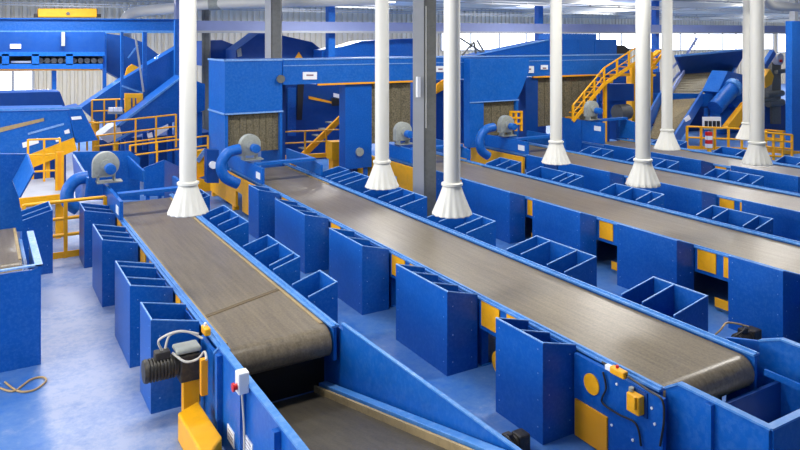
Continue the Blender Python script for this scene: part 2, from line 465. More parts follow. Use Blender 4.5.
duct(452, 214, 2.05, 'white drop duct with fluted bell just right of the grey steel column')
duct(556, 163, 2.05, 'white drop duct with fluted bell over the third belt, mid picture right of centre')
duct(643, 185, 2.05, 'white drop duct in front of third belt, its bell lowest of the close right pair', r=.108)
duct(667, 149, 2.05, 'white drop duct whose bell ends above the fourth belt, right of the close pair')
duct(757, 164, 2.05, 'white drop duct with wide bell near the right edge, in front of a thinner one', r=.115)
duct(747, 139, 1.87, 'thin white drop duct half hidden behind the wide duct near the right edge', r=.095)

# ------------------------------------------------------------------ steel columns
def column(px, Y, wf, ww, label, z1=CEIL, mats=('steel', 'dsteel')):
    p = at(px, 40, Y)
    root = thing('steel_column', label, 'column', (p.x, Y, 0))
    d = Vector((CA, -SA, 0)); d2 = Vector((SA, CA, 0))
    def ob(a0, a1, b0, b1, z0, z1_):
        q = [p + d * a + d2 * b for a, b in ((a0, b0), (a1, b0), (a1, b1), (a0, b1))]
        m = MB(); m.hexa([(v.x, v.y, z0) for v in q] + [(v.x, v.y, z1_) for v in q]); return m
    ob(-wf / 2, wf / 2, 0, .02, 0.02, z1).build('flange', mats[0], root)
    ob(-wf / 2, wf / 2, .28, .30, 0.02, z1).build('flange', mats[0], root)
    ob(-.012, .012, .02, .28, 0.02, z1).build('web', mats[1], root)
    ob(wf / 2 + .001, wf / 2 + ww, .03, .27, .02, z1).build('cover_channel', mats[1], root)
    ob(-wf / 2 - .08, wf / 2 + ww + .06, -.06, .36, 0, .02).build('base_plate', mats[1], root)
    return root
cm = column(418.5, 13.3, .24, .27, 'grey steel building column between the middle belt and the third belt')
p = at(417, 88, 13.27); q = at(421, 76, 13.27)
MB().box(p.x - .03, p.x + .05, 13.2, 13.27, p.z - .2, p.z + .25).build('junction_box', 'sticker', cm)
MB().tube([at(426, 6, 13.25), at(426, 128, 13.25)], .018, 8).build('conduit', 'white', cm)
column(268, 22.4, .20, .32, 'grey steel building column behind the first blue feed box')
column(203, 30, .1, .2, 'thin dark steel column at the back wall, right of the leftmost duct', mats=('dsteel', 'dsteel'))

# ------------------------------------------------------------------ guards, blowers and undercarriage at the belt heads
def head(conv, xl, xr, ya, yb, zt, wh):
    g = MB(); g.box(xl - .03, xl + .03, ya, yb, .95, zt)
    g.build('guard_panel', 'blue', conv)
    g = MB(); g.prism([(xr - .03, ya + .3, .95), (xr - .03, yb, .95), (xr - .03, yb, zt), (xr - .03, ya + 1.0, zt), (xr - .03, ya + .3, zt - .1)], (.06, 0, 0))
    g.build('guard_panel', 'blue', conv)
    MB().box(xl + .04, xr - .04, ya + .55, ya + .75, zt - .03, zt + .03).build('cross_plate', 'blue', conv)
    m = MB(); m.box(xl - .036, xl - .031, ya + .12, ya + .4, zt - .27, zt - .12); m.build('warning_sticker', 'sticker', conv)
    if wh:
        u = MB(); u.box(xl - .1, xl - .04, ya + .1, ya + 1.2, .1, .86); u.box(xl - .1, xl - .04, ya + 1.7, yb + 1.4, .1, .86); u.box(xl - .1, xl - .04, ya + 1.2, ya + 1.7, .5, .86)
        for Y in (ya + .15, ya + 1.8, yb + 1.1): u.box(xl - .12, xl + .02, Y, Y + .12, 0, .1)
        u.build('undercarriage', 'yellow', conv)
def blower(x, y, z, label, pipe):
    root = thing('blower', label, 'blower', (x, y, z), 'belt head blowers')
    MB().box(x - .17, x + .3, y - .14, y + .14, z, z + .025).build('base_plate', 'grey', root)
    h = MB(); c = (x, y, z + .36)
    h.lathe([(.05, -.13), (.11, -.125), (.11, -.10), (.2, -.10), (.25, -.085), (.25, .085), (.2, .1), (.06, .1)], c, 32, 'Y')
    h.box(x - .25, x - .03, y - .085, y + .085, z + .12, z + .36)
    h.build('housing', 'grey', root, smooth=35)
    f = MB()
    for a in (-.16, .14): f.box(x + a, x + a + .03, y - .1, y + .1, z + .025, z + .18)
    f.box(x - .16, x + .17, y - .1, y + .1, z + .12, z + .14)
    f.build('stand', 'grey', root)
    MB().lathe([(.05, 0), (.1, .01), (.1, .2), (.06, .23)], (x + .05, y - .36, z + .30), 20, 'Y').build('motor', 'blue', root, smooth=35)
    if pipe:
        pts = [Vector(v) for v in pipe]
        MB().tube(spline(pts, 6), .125, 16).build('outlet_pipe', 'blue', root, smooth=50)
HEADS = ((cB, XB, 15.35, 17.88, 1.3, True), (cC, XC, 15.4, 17.88, 1.3, True), (cD, XD, 15.5, 17.48, 1.3, True), (cE, XE, 15.75, 16.7, 1.62, False))
for cv, X, ya, yb, zt, wh in HEADS: head(cv, X[0], X[1], ya, yb, zt, wh)
MB().box(16.67, 16.73, 16.72, 18.04, .1, 1.62).build('guard_panel', 'blue', cE)
head(cA, XA[0], XA[1], 13.6, 15.6, 1.28, False)
def arc(px, Y): return [at(x, y, Y) for x, y in px]
blower(2.16, 15.2, 1.36, 'round grey blower at the head of the left belt, beside the blue hopper', arc(((88, 177), (76, 180), (68, 190), (68, 202), (78, 209)), 15.42))
blower(5.5, 16.3, 1.36, 'round grey blower in front of the first feed box curtain', arc(((240, 149), (228, 153), (221, 165), (225, 177), (238, 184)), 16.2))
blower(9.9, 16.6, 1.36, 'grey blower left of the steel column, by the second strip curtain', None)
blower(13.4, 16.5, 1.36, 'grey blower in front of the third feed box, right of the steel column', arc(((494, 127), (485, 130), (480, 139), (481, 150), (488, 156)), 16.3))
blower(16.75, 16.35, 1.66, 'farthest right blower, at the foot of the yellow stairs', None)

# ------------------------------------------------------------------ outlet of the left belt: side walls and rising lower belt
ch = thing('discharge_chute', 'tall blue side walls of the outlet past the end of the left belt', 'chute', (2.9, 5.8, 0))
l = MB()
l.prism([(2.16, 8.1, .0), (2.16, 3.4, 0), (2.16, 3.4, .98), (2.16, 7.35, .98), (2.16, 7.55, .84), (2.16, 8.1, .84)], (.04, 0, 0))
l.build('left_wall', 'blue', ch)
r = MB(); r.prism([(3.60, 7.95, .0), (3.60, 3.4, 0), (3.60, 3.4, 1.02), (3.60, 7.40, .915), (3.60, 7.39, .85), (3.60, 7.95, .85)], (.03, 0, 0)); r.build('right_wall', 'blue', ch)
e = MB(); e.bar((2.18, 3.4, .99), (2.18, 7.35, .99), .07, .022); e.bar((2.18, 7.35, .99), (2.18, 7.55, .85), .07, .022); e.build('left_rim', 'rail', ch)
e = MB(); e.bar((3.615, 3.4, 1.025), (3.615, 7.42, .92), .04, .014); e.build('right_rim', 'rail', ch)
for Y in (7.25, 6.5, 5.6): MB().box(2.10, 2.16, Y, Y + .07, 0, .94).build('stiffener', 'blue', ch)
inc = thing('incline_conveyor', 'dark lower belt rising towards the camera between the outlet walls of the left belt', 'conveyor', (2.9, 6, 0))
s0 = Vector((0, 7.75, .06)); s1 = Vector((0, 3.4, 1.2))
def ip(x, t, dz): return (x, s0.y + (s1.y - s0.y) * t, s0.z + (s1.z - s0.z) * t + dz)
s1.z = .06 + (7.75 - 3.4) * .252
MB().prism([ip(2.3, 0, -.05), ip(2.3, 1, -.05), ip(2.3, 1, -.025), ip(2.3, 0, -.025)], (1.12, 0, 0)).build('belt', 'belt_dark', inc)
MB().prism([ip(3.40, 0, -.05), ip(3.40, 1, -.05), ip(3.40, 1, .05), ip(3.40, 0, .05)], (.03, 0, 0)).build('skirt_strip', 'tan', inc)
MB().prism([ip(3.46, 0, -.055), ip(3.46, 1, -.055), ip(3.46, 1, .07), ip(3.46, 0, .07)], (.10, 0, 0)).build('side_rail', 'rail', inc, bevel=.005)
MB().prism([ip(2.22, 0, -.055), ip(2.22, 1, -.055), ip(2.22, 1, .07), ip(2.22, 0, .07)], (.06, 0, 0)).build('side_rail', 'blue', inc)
# lower frame below the roller
MB().box(2.24, 3.58, 7.85, 7.9, .0, .5).build('end_plate', 'black', inc)

# things on the outlet's outer face
X = 2.10
for (px, py, w_, h_, lab) in ((231, 436, .22, .15, 'white rating plate low on the outlet wall, the left of two'), (248, 446, .26, .15, 'white notice low on the outlet wall, the right of two')):
    c = on(px, py, .3)
    k = 2.155 / (c.x); c = Vector((2.155, c.y * k, CAMZ - (CAMZ - .3) * k))
    o = MB().box(2.15, 2.1595, c.y - w_ / 2, c.y + w_ / 2, c.z - h_ / 2, c.z + h_ / 2)
    t = thing('notice_plate', lab, 'sign', (2.1595, c.y, c.z), 'white plates on the outlet wall')
    o.build('plate', 'sticker', t)
    pr = MB()
    for i in range(3): pr.box(2.148, 2.15, c.y - w_ * .36, c.y + w_ * .36, c.z + h_ * (.25 - .25 * i), c.z + h_ * (.29 - .25 * i))
    pr.build('print', 'print', t)
def onx(px, py, X):
    l_ = (px - 400) / F; Z = X / (l_ * CA + SA)
    return Vector((X, Z * (CA - l_ * SA), CAMZ - (py - HY) * Z / F))
c = onx(244, 381, 2.12)
t = thing('emergency_stop_box', 'white switch box with red button on the outlet wall of the left belt', 'switch box', (2.155, c.y, c.z))
MB().box(2.05, 2.155, c.y - .055, c.y + .055, c.z - .1, c.z + .1).build('housing', 'sticker', t, bevel=.012)
MB().lathe([(.028, 0), (.028, -.02), (.04, -.025), (.04, -.045), (.02, -.05)], (2.05, c.y - .01, c.z - .03), 16, 'X').build('button', 'red', t, smooth=40)
MB().tube(spline([(2.1, c.y, c.z - .11), (2.12, c.y, c.z - .4), (2.09, c.y - .1, c.z - .62)]), .011, 6).build('cable', 'cable_grey', t)
# yellow foot block
b = MB(); b.prism([(1.78, 7.58, 0), (2.03, 7.72, 0), (2.05, 6.9, 0), (1.80, 6.6, 0)], (0, 0, .3))
tag(b.build('foot_guard', 'yellow', bevel=.02, loc=(1.93, 7.1, 0)), 'yellow steel block on the floor beside the outlet of the left belt', 'guard')

def gearmotor(c, ax, label, cables, s=1.0):
    """ribbed motor lying along ax with gearbox at its end"""
    c = Vector(c); root = thing('gear_motor', label, 'motor', c, 'belt drive motors')
    y, z, x0 = c.y, c.z, c.x
    m = MB(); prof = [(.05 * s, 0), (.115 * s, .005 * s)]
    for i in range(9):
        prof += [(.125 * s, (.03 + .035 * i) * s), (.125 * s, (.045 + .035 * i) * s), (.105 * s, (.05 + .035 * i) * s), (.105 * s, (.062 + .035 * i) * s)]
    prof += [(.11 * s, .36 * s), (.06 * s, .365 * s)]
    m.lathe(prof, (x0, y, z), 24, 'X'); m.build('motor_body', 'motor', root, smooth=30)
    MB().box(x0 + .365 * s, x0 + .60 * s, y - .12 * s, y + .12 * s, z - .17 * s, z + .13 * s).build('gearbox', 'motor', root, bevel=.02)
    MB().box(x0 + .12 * s, x0 + .28 * s, y - .06 * s, y + .06 * s, z + .105 * s, z + .19 * s).build('terminal_box', 'motor', root, bevel=.012)
    for k, (pts, mt) in enumerate(cables):
        MB().tube(spline(pts), .013, 6).build('cable', mt, root, smooth=60)
    return root
gm = gearmotor((1.50, 7.95, .64), 'X', 'ribbed black drive motor sticking out left of the left belt end above a yellow block',
  [([(1.70, 7.95, .83), (1.66, 7.9, .97), (1.85, 7.85, 1.04), (2.06, 7.82, .98)], 'cable_grey'),
   ([(1.74, 7.98, .83), (1.80, 8.0, .96), (1.95, 7.9, 1.0), (2.10, 7.8, .93)], 'cable_grey'),
   ([(1.80, 7.9, .80), (1.9, 7.75, .74), (2.02, 7.7, .76), (2.09, 7.68, .83), (2.06, 7.5, .82)], 'cable_grey')])
MB().box(1.83, 2.1, 7.83, 8.07, .78, .83).build('cover', 'grey', gm, bevel=.02)
MB().box(1.92, 2.09, 7.9, 8.0, .0, .47).build('bracket', 'yellow', gm)
MB().box(2.02, 2.09, 7.55, 7.62, .42, .8).build('bracket', 'orange', gm)
gearmotor((4.46, 5.62, .11), 'X', 'small dark motor on the aisle floor by the nearest middle belt bin', [([(4.6, 5.62, .2), (4.4, 5.4, .35), (4.6, 5.3, .12), (4.9, 5.4, .06)], 'cable_black')], .62)
gearmotor((8.80, 5.95, .13), 'X', 'dark motor with loose cables on the floor beside the open front right hopper', [([(8.95, 5.95, .3), (8.75, 5.8, .34), (8.6, 5.9, .2), (8.62, 6.0, .03)], 'cable_black'), ([(9.0, 5.9, .3), (8.7, 6.0, .38), (8.5, 6.0, .3), (8.35, 6.2, .03)], 'cable_tan')], .75)
# pull cord switch on the left belt
t = thing('pull_cord_switch', 'small yellow pull-cord switch on the left rail of the left belt', 'switch', (2.17, 7.9, .93))
MB().box(2.13, 2.2, 7.82, 7.98, .93, 1.01).build('body', 'yellow', t, bevel=.012)
MB().lathe([(.018, 0), (.018, .03), (.01, .035)], (2.165, 7.93, 1.01), 12).build('reset_button', 'sticker', t)

# ------------------------------------------------------------------ end of the middle belt
XP = 5.47
ep = MB(); ep.box(XP - .03, XP + .02, 4.42, 5.56, .0, .87); ep.build('end_panel', 'bin', cB)
c = onx(592, 384, XP - .03); MB().lathe([(.105, -.012), (.105, .0)], (XP - .03, c.y, c.z), 28, 'X').build('round_cover', 'yellow', cB, smooth=40)
c0, c1 = onx(576, 398, XP - .03), onx(608, 414, XP - .03)
c2 = onx(592, 440, XP - .03)
MB().box(XP - .05, XP - .03, c1.y, c0.y, c2.z - .05, c0.z).build('guard_plate', 'orange', cB)
for (px, py) in ((617, 384), (652, 408), (612, 425), (655, 424), (633, 440), (560, 400), (566, 358)):
    c = onx(px, py, XP - .03)
    MB().lathe([(.013, -.01), (.013, 0)], (XP - .03, c.y, c.z), 10, 'X').build('bolt', 'sticker', cB)
c = onx(638, 402, XP - .05)
t = thing('isolator_switch', 'yellow rotary isolator with a dark plate for its shadow at the end of the middle belt', 'switch', (XP - .03, c.y, c.z))
MB().box(XP - .045, XP - .03, c.y - .10, c.y + .10, c.z - .12, c.z + .12).build('backplate', 'deep', t)  # dark plate stands in for the shadow beside the isolator
MB().box(XP - .13, XP - .045, c.y - .075, c.y + .075, c.z - .09, c.z + .09).build('housing', 'yellow', t, bevel=.012)
MB().box(XP - .16, XP - .13, c.y - .055, c.y - .02, c.z - .03, c.z + .09).build('handle', 'yellow', t, bevel=.005)
MB().lathe([(.025, 0), (.025, .035)], (XP - .08, c.y + .055, c.z + .09), 12).build('cable_gland', 'grey', t)
c = onx(622, 371, XP - .02)
t = thing('pull_cord_switch', 'small yellow pull-cord switch with red cap on the middle belt end panel', 'switch', (XP - .03, c.y, c.z))
MB().box(XP - .10, XP - .03, c.y - .09, c.y + .09, c.z - .035, c.z + .035).build('body', 'yellow', t, bevel=.012)
MB().box(XP - .09, XP - .04, c.y + .09, c.y + .16, c.z - .03, c.z + .02).build('lever', 'sticker', t, bevel=.006)
MB().lathe([(.015, .035), (.015, .06)], (XP - .065, c.y + .02, c.z), 12).build('cap', 'red', t)
for pts, lab in ((((602, 362), (625, 375), (648, 390), (662, 400), (664, 420), (660, 446)), 'dark cable arching over the yellow isolator at the middle belt end'),
                 (((603, 372), (606, 388), (602, 402), (618, 414), (636, 424), (641, 446)), 'dark cable sagging under the yellow isolator at the middle belt end')):
    P_ = [onx(a, b, XP - .055) for a, b in pts]
    tag(MB().tube(spline(P_), .011, 6).build('cable', 'cable_black', smooth=60, loc=P_[0]), lab, 'cable', 'cables on the middle belt end panel')
MB().box(5.56, 7.0, 4.9, 4.94, 0, .5).build('shade_sheet', 'black', cB)  # black sheet added as shade under the belt end, hides the lit floor
hp = thing('discharge_hopper', 'open blue steel hopper that the middle belt drops into, front right', 'hopper', (6.4, 3.9, 0))
hz = 1.0
w = MB(); w.prism([(5.58, 4.5, 0), (5.58, 3.48, 0), (5.58, 3.48, hz), (5.58, 4.36, hz), (5.58, 4.5, .91)], (.04, 0, 0)); w.build('side_wall', 'blue', hp)
w = MB(); w.prism([(7.30, 4.66, 0), (7.30, 3.48, 0), (7.30, 3.48, hz + .02), (7.30, 4.42, hz + .02), (7.30, 4.66, .92)], (.04, 0, 0)); w.build('side_wall', 'blue', hp)
MB().box(5.62, 7.30, 3.46, 3.5, 0, hz).build('front_wall', 'blue', hp)
w = MB(); w.prism([(7.085, 4.9, 0), (7.30, 4.66, 0), (7.33, 4.68, 0), (7.11, 4.93, 0)], (0, 0, .92)); w.build('side_wall', 'blue', hp)
w = MB(); w.prism([(5.62, 4.42, .0), (5.62, 4.46, 0), (5.62, 4.46, .58), (5.62, 4.42, .58)], (1.68, 0, 0)); w.build('back_wall', 'deep', hp)
w = MB(); w.prism([(5.62, 3.5, .55), (5.62, 3.5, .52), (5.62, 4.42, .1), (5.62, 4.42, .13)], (1.68, 0, 0)); w.build('sloping_floor', 'greybelt', hp)
w = MB(); w.bar((7.02, 3.5, .75), (7.02, 4.42, .75), .03, .06); w.build('inner_brace', 'blue', hp)
w = MB()
w.bar((5.60, 4.5, .915), (5.60, 4.36, hz + .008), .07, .018); w.bar((5.60, 4.36, hz + .008), (5.60, 3.46, hz + .008), .07, .018); w.bar((5.58, 3.48, hz + .008), (7.34, 3.48, hz + .02), .07, .018)
w.bar((7.32, 4.66, .93), (7.32, 4.42, hz + .028), .07, .018); w.bar((7.32, 4.42, hz + .028), (7.32, 3.46, hz + .028), .07, .018)
w.build('rim', 'rail', hp)
MB().box(5.53, 5.58, 3.98, 4.04, 0, hz - .02).build('stiffener', 'blue', hp)

# ------------------------------------------------------------------ left frame edge: end of another belt and its bins
ez = thing('end_hopper', 'big blue end box of the belt at the left picture edge, belt roller showing inside', 'hopper', (-.3, 11.2, 0))
MB().box(.64, .68, 10.28, 12.15, 0, 1.28).build('side_wall', 'bin', ez)
MB().box(-1.6, .64, 10.28, 10.32, 0, 1.24).build('front_wall', 'bin', ez)
MB().box(-1.6, -1.56, 10.32, 12.15, 0, 1.28).build('side_wall', 'bin', ez)
w = MB(); w.bar((.655, 10.27, 1.29), (.655, 12.15, 1.29), .09, .02); w.bar((-1.6, 10.3, 1.25), (.70, 10.3, 1.29), .06, .02); w.build('rim', 'rim', ez)
MB().box(.685, .70, 10.6, 10.9, .55, .58).build('scuff_plate', 'rim', ez)
cZ = conveyor('brown belt conveyor at the left picture edge, running into the big blue end box', XZ[0], XZ[1], 10.95, 13.3, [], [], zt=1.14)
for o in cZ.children:
    if o.name.startswith('leg'): pass
bin_(1.13, .64, 14.2, 15.0, [.5], 'blue chute bin right behind the big end box at the left edge', None, ho=1.13, hi=1.0)
hd = thing('feed_hood', 'flared dark blue hood over the left edge belt', 'hood', (-.6, 13.6, 1.2))
q = [at(-30, 154, 13.4), at(26, 154, 13.4), at(12, 180, 13.4), at(19, 198, 13.4), at(24, 231, 13.4), at(-30, 236, 13.4)]
MB().prism(q, (0, .06, 0)).build('front_plate', 'bin', hd)
a0, a1, a2 = at(26, 154, 13.4), at(12, 180, 13.4), at(19, 198, 13.4)
fl = MB(); fl.prism([a0 + Vector((.005, 0, 0)), at(33, 173, 12.8), at(19, 198, 12.8), a1 + Vector((.005, 0, 0))], (.03, .03, 0)); fl.build('side_flare', 'blue', hd)
MB().box(-2, .3, 13.46, 15.2, 2.2, 2.26).build('top_plate', 'blue', hd)
pts = spline([(-.6, 9.9, .02), (-.2, 9.3, .02), (.3, 9.35, .02), (.55, 9.7, .02), (.62, 10.1, .02)])
P_ = [on(0, 388, .014), on(14, 391, .014), on(30, 380, .014), on(42, 377, .014), on(46, 381, .014), on(34, 390, .014), on(18, 391, .014), on(5, 382, .014)]
tag(MB().tube(spline(P_), .012, 6).build('cable', 'cable_tan', smooth=60, loc=P_[0]), 'tan cable looped on the floor below the big end box', 'cable')

# ------------------------------------------------------------------ railings and walkways
def railing(pts, hs, label, zlow=None, post_n=4, r=.022, toe=True, matn='yellow'):
    """pts: floor-level polyline, hs: rail heights above it"""
    pts = [Vector(p) for p in pts]
    root = thing('railing', label, 'railing', pts[0], 'yellow safety railings')
    for h in hs:
        MB().tube([p + Vector((0, 0, h)) for p in pts], r, 8).build('rail', matn, root, smooth=60)
    for a, b in zip(pts, pts[1:]):
        for k in range(post_n):
            p = a.lerp(b, k / (post_n - 1))
            MB().box(p.x - r, p.x + r, p.y - r, p.y + r, p.z, p.z + max(hs) + .01).build('post', matn, root)
    if toe:
        t = MB()
        for a, b in zip(pts, pts[1:]): t.bar(a + Vector((0, 0, .06)), b + Vector((0, 0, .06)), .02, .12)
        t.build('toe_board', matn, root)
    return root
p0, p1 = at(24, 262, 15.09), at(105, 254, 15.09); p0.z = p1.z = 0
railing([p0 * 1, p1], [1.09, .76, .44], 'yellow railing across the far end of the left walkway', post_n=3, r=.034)
wk = thing('walkway', 'raised grey walkway with yellow edge beam behind the left edge belt', 'walkway', (.9, 17, 0))
a, b = at(14, 200, 16.4), at(63, 199, 16.4)
MB().box(a.x - 1, b.x, 16.4, 18.6, a.z - .06, a.z + .0).build('deck', 'greybelt', wk)
MB().box(a.x - 1, b.x, 16.34, 16.4, a.z - .16, a.z + .03).build('edge_beam', 'yellow', wk)
for X in (a.x - .6, b.x - .12): MB().box(X, X + .1, 16.6, 16.7, 0, a.z - .06).build('leg', 'yellow', wk)
MB().box(a.x - .6, a.x - .5, 18.3, 18.4, 0, a.z - .06).build('leg', 'yellow', wk)
railing([at(28, 186, 18.2), at(60, 184, 18.2)], [.32, .70, 1.05], 'short yellow railing on the raised grey walkway', post_n=3, toe=False)
w = thing('lattice_post', 'yellow lattice post carrying the sloping blue conveyor on the left', 'post', (at(59, 200, 17).x, 17, 0))
a, b = at(56.5, 152, 17), at(62.5, 152, 17)
for X in (a.x, b.x): MB().box(X - .025, X + .025, 16.95, 17.05, 0, a.z).build('upright', 'yellow', w)
n = 8
for i in range(n):
    z0 = .9 + (a.z - .9) * i / n; z1 = .9 + (a.z - .9) * (i + 1) / n
    MB().bar((a.x, 17, z0), (b.x, 17, z1), .03, .05).build('lacing', 'yellow', w)
MB().box(a.x - .025, b.x + .025, 16.97, 17.03, .0, a.z).build('back_plate', 'orange', w)
def plank(label, poly, Y, dep, m, name, cat, grp=None):
    P_ = [at(x, y, Y) for x, y in poly]
    c = sum(P_, Vector()) / len(P_)
    o = MB().prism(P_, (0, dep, 0)).build(name, m, loc=(c.x, Y, min(p.z for p in P_)))
    return tag(o, label, cat, grp)
def part(name, poly, Y, dep, m, parent, bevel=0):
    return MB().prism([at(x, y, Y) for x, y in poly], (0, dep, 0)).build(name, m, parent, bevel=bevel)
def rect(x0, y0, x1, y1): return [(x0, y0), (x1, y0), (x1, y1), (x0, y1)]
def anchor(px, Y, z=0): p = at(px, 60, Y); return (p.x, Y, z)

def legs(parent, xs, ytop, Y, w, m):
    for x in xs:
        p = at(x, ytop, Y); MB().box(p.x - w / 2, p.x + w / 2, Y + .01, Y + .01 + w, 0, p.z).build('leg', m, parent)
# hopper behind the left belt head
t = thing('feed_hopper', 'flared blue hopper behind the round blower of the left belt', 'hopper', anchor(105, 17))
part('back_plate', [(73, 152), (130, 151), (140, 158), (140, 200), (76, 200)], 16.6, .06, 'bin', t)
a = MB(); a.prism([at(72, 154, 16.55), at(87, 178, 15.2), at(84, 200, 15.2), at(76, 200, 16.55)], (.04, 0, 0)); a.build('side_flare', 'blue', t)
a = MB(); a.prism([at(127, 156, 16.55), at(143, 171, 15.7), at(143, 182, 15.7), at(129, 178, 16.55)], (.04, 0, 0)); a.build('side_flare', 'blue', t)
t = thing('feed_box', 'open blue box right of the left belt head, left of the leftmost duct', 'box', anchor(162, 18))
part('front_plate', [(144, 168), (164, 160), (164, 196), (144, 196)], 17.4, .05, 'bin', t)
a = MB(); a.prism([at(164, 160, 17.4), at(181, 168, 18.4), at(181, 200, 18.4), at(164, 200, 17.4)], (.03, .03, 0)); a.build('side_plate', 'blue', t)
legs(t, (148, 160), 196, 17.42, .08, 'blue')

# sloping enclosed conveyor, far left
t = thing('sloping_conveyor', 'big enclosed blue conveyor with white stickers sloping up from the left edge', 'conveyor', anchor(30, 19.5))
part('casing', [(-40, 112), (68, 110), (74, 138), (27, 156), (-40, 176)], 19.5, 1.6, 'blue', t)
part('end_plate', [(68, 110), (81, 107), (98, 140), (76, 143)], 19.45, 1.2, 'bin', t)
part('underframe', [(27, 156), (74, 138), (77, 150), (32, 168)], 19.4, .5, 'yellow', t)
part('stripe', [(-10, 130), (44, 118), (44, 121), (-10, 135)], 19.48, .02, 'tan', t)
part('stripe', [(28, 133), (64, 123), (64, 125), (28, 135)], 19.48, .02, 'rim', t)
part('sticker', [(22, 143), (38, 138), (39, 143), (23, 148)], 19.48, .02, 'sticker', t)
part('sticker', [(55, 139), (60, 137), (61, 141), (56, 142)], 19.48, .02, 'sticker', t)
part('sticker', [(64, 131), (69, 129), (70, 133), (65, 134)], 19.48, .02, 'sticker', t)
part('sticker', [(71, 117), (81, 116), (82, 119), (72, 120)], 19.42, .02, 'sticker', t)
part('top_rail', [(-40, 110), (82, 107), (82, 109), (-40, 112)], 19.42, .05, 'rail', t)
for x in (30, 46): part('leg', rect(x, 160, x + 4, 196), 19.6, .15, 'yellow', t)
t = thing('covered_machine', 'low grey-blue covered machine behind the sloping conveyor on the left', 'machine', anchor(25, 22.5))
part('cover', [(-40, 94), (44, 92), (60, 92), (66, 108), (-40, 112)], 22.5, 1.2, 'deep', t)
part('base', [(-40, 112), (66, 108), (66, 189), (-40, 192)], 22.6, 1.0, 'deep', t)
part('edge', [(12, 118 - 8), (50, 108), (50, 110), (12, 113)], 22.45, .04, 'sticker', t)

# elevated line with openings, upper left
t = thing('raised_sorting_line', 'raised blue conveyor line with roller openings under the blue overhead beam, upper left', 'conveyor', anchor(50, 24))
part('top_panel', rect(-30, 32, 105, 54), 24, .9, 'deep', t)
part('sill', rect(-30, 52, 105, 56), 23.95, .1, 'blue', t)
part('bottom_rail', rect(-30, 64, 103, 69), 23.95, .9, 'blue', t)
part('underside_strip', rect(-30, 69, 100, 70.5), 24, .5, 'orange', t)
for x in (33, 67): part('mullion', rect(x - 1, 54, x + 6, 65), 23.95, .3, 'blue', t)
part('mullion', rect(2, 54, 9, 65), 23.95, .3, 'blue', t)
part('backplate', rect(-30, 56, 103, 64), 24.6, .05, 'black', t)
for i in range(10):
    p = at(40 + i * 6.6, 60.5, 24.3); MB().tube([(p.x, 24.05, p.z), (p.x, 24.6, p.z)], .085, 10).build('roller', 'dsteel', t, smooth=40)
part('pale_roll', rect(11, 61, 31, 63), 24.1, .1, 'sticker', t)
part('sticker', rect(10, 44, 21, 48.5), 23.98, .02, 'sticker', t)
part('hook_plate', rect(61.5, 32, 65, 46), 23.9, .06, 'grey', t)
for x, w_ in ((52, 4.5), (103, 3.5)): part('post', rect(x, 69 if x < 60 else 33, x + w_, 128), 24.1, .16, 'blue', t)
t = thing('blue_frame', 'slim blue posts with a pale diagonal brace beside the raised line, upper left', 'frame', anchor(134, 22.6))
for x, w_ in ((121, 2.6), (143, 4)): part('post', rect(x, 32, x + w_, 150), 22.6, .12, 'blue', t)
a = MB(); a.bar(at(135, 33, 22.55), at(143.5, 92, 22.55), .05, .06); a.build('brace', 'steel', t)
a = MB(); a.bar(at(122, 86, 22.55), at(143, 93, 22.55), .05, .05); a.build('brace', 'rail', t)
a = MB(); a.bar(at(128, 58, 22.55), at(138, 45, 22.55), .04, .04); a.build('brace', 'rail', t)
part('wide_post', rect(175, 20, 179, 150), 22.6, .16, 'blue', t)
t = thing('chute', 'blue chute falling from the raised line towards the leftmost duct', 'chute', anchor(140, 25))
part('casing', [(104, 33), (125, 36), (142, 42), (162, 57), (178, 69), (182, 95), (150, 92), (122, 80), (104, 70)], 25, 1.2, 'deep', t)
t = thing('incline_conveyor', 'upper of the two blue conveyors climbing to the right behind the leftmost duct', 'conveyor', anchor(130, 23.3))
part('casing', [(81, 108), (122, 80), (180, 46), (182, 72), (128, 112), (116, 121), (96, 121)], 23.0, .8, 'bin', t)
part('edge', [(81, 108), (122, 80), (180, 46), (180, 48), (122, 82), (83, 110)], 23.25, .06, 'rail', t)
part('gusset', [(125, 76), (127, 68), (132, 64), (139, 67.5)], 23.2, .06, 'yellow', t)
part('gusset', [(155, 80), (159, 78), (160, 83), (156, 85)], 23.2, .06, 'yellow', t)
legs(t, (97, 116), 118, 23.3, .14, 'yellow'); legs(t, (170,), 75, 23.3, .14, 'blue')
t = thing('incline_conveyor', 'lower of the two blue conveyors climbing right, with a grey belt tail at its foot', 'conveyor', anchor(150, 21.4))
part('casing', [(116, 126), (182, 76), (205, 84), (205, 110), (150, 131), (124, 140)], 21.4, .9, 'bin', t)
part('belt_tail', [(99, 137), (112, 127), (119, 125), (123, 138), (108, 143)], 21.35, .9, 'greybelt', t)
part('edge', [(116, 126), (182, 76), (182, 78), (118, 128)], 21.35, .05, 'rail', t)
part('edge', [(112, 141), (136, 129), (136, 131), (114, 143)], 21.3, .05, 'rail', t)
part('sticker', [(155, 131), (168, 124), (169, 129), (157, 136)], 21.35, .02, 'sticker', t)
part('sticker', [(147, 134), (152, 132), (153, 137), (148, 138)], 21.35, .02, 'sticker', t)
legs(t, (128, 152), 130, 21.6, .14, 'blue'); legs(t, (178, 200), 112, 21.6, .14, 'blue')
t = thing('yellow_gate', 'yellow upright gate frame between the two climbing blue conveyors', 'gate', anchor(134, 22.2))
part('left_stile', rect(125, 94, 131, 128), 22.2, .1, 'yellow', t)
part('right_stile', rect(137, 94, 143, 118), 22.2, .1, 'yellow', t)
part('head_rail', rect(125, 93.5, 143, 98), 22.15, .1, 'yellow', t)
part('mid_bar', rect(133, 98, 135, 118), 22.2, .08, 'yellow', t)
t = thing('control_panel', 'row of small white boxes beside the yellow gate', 'control panel', anchor(115, 22.3))
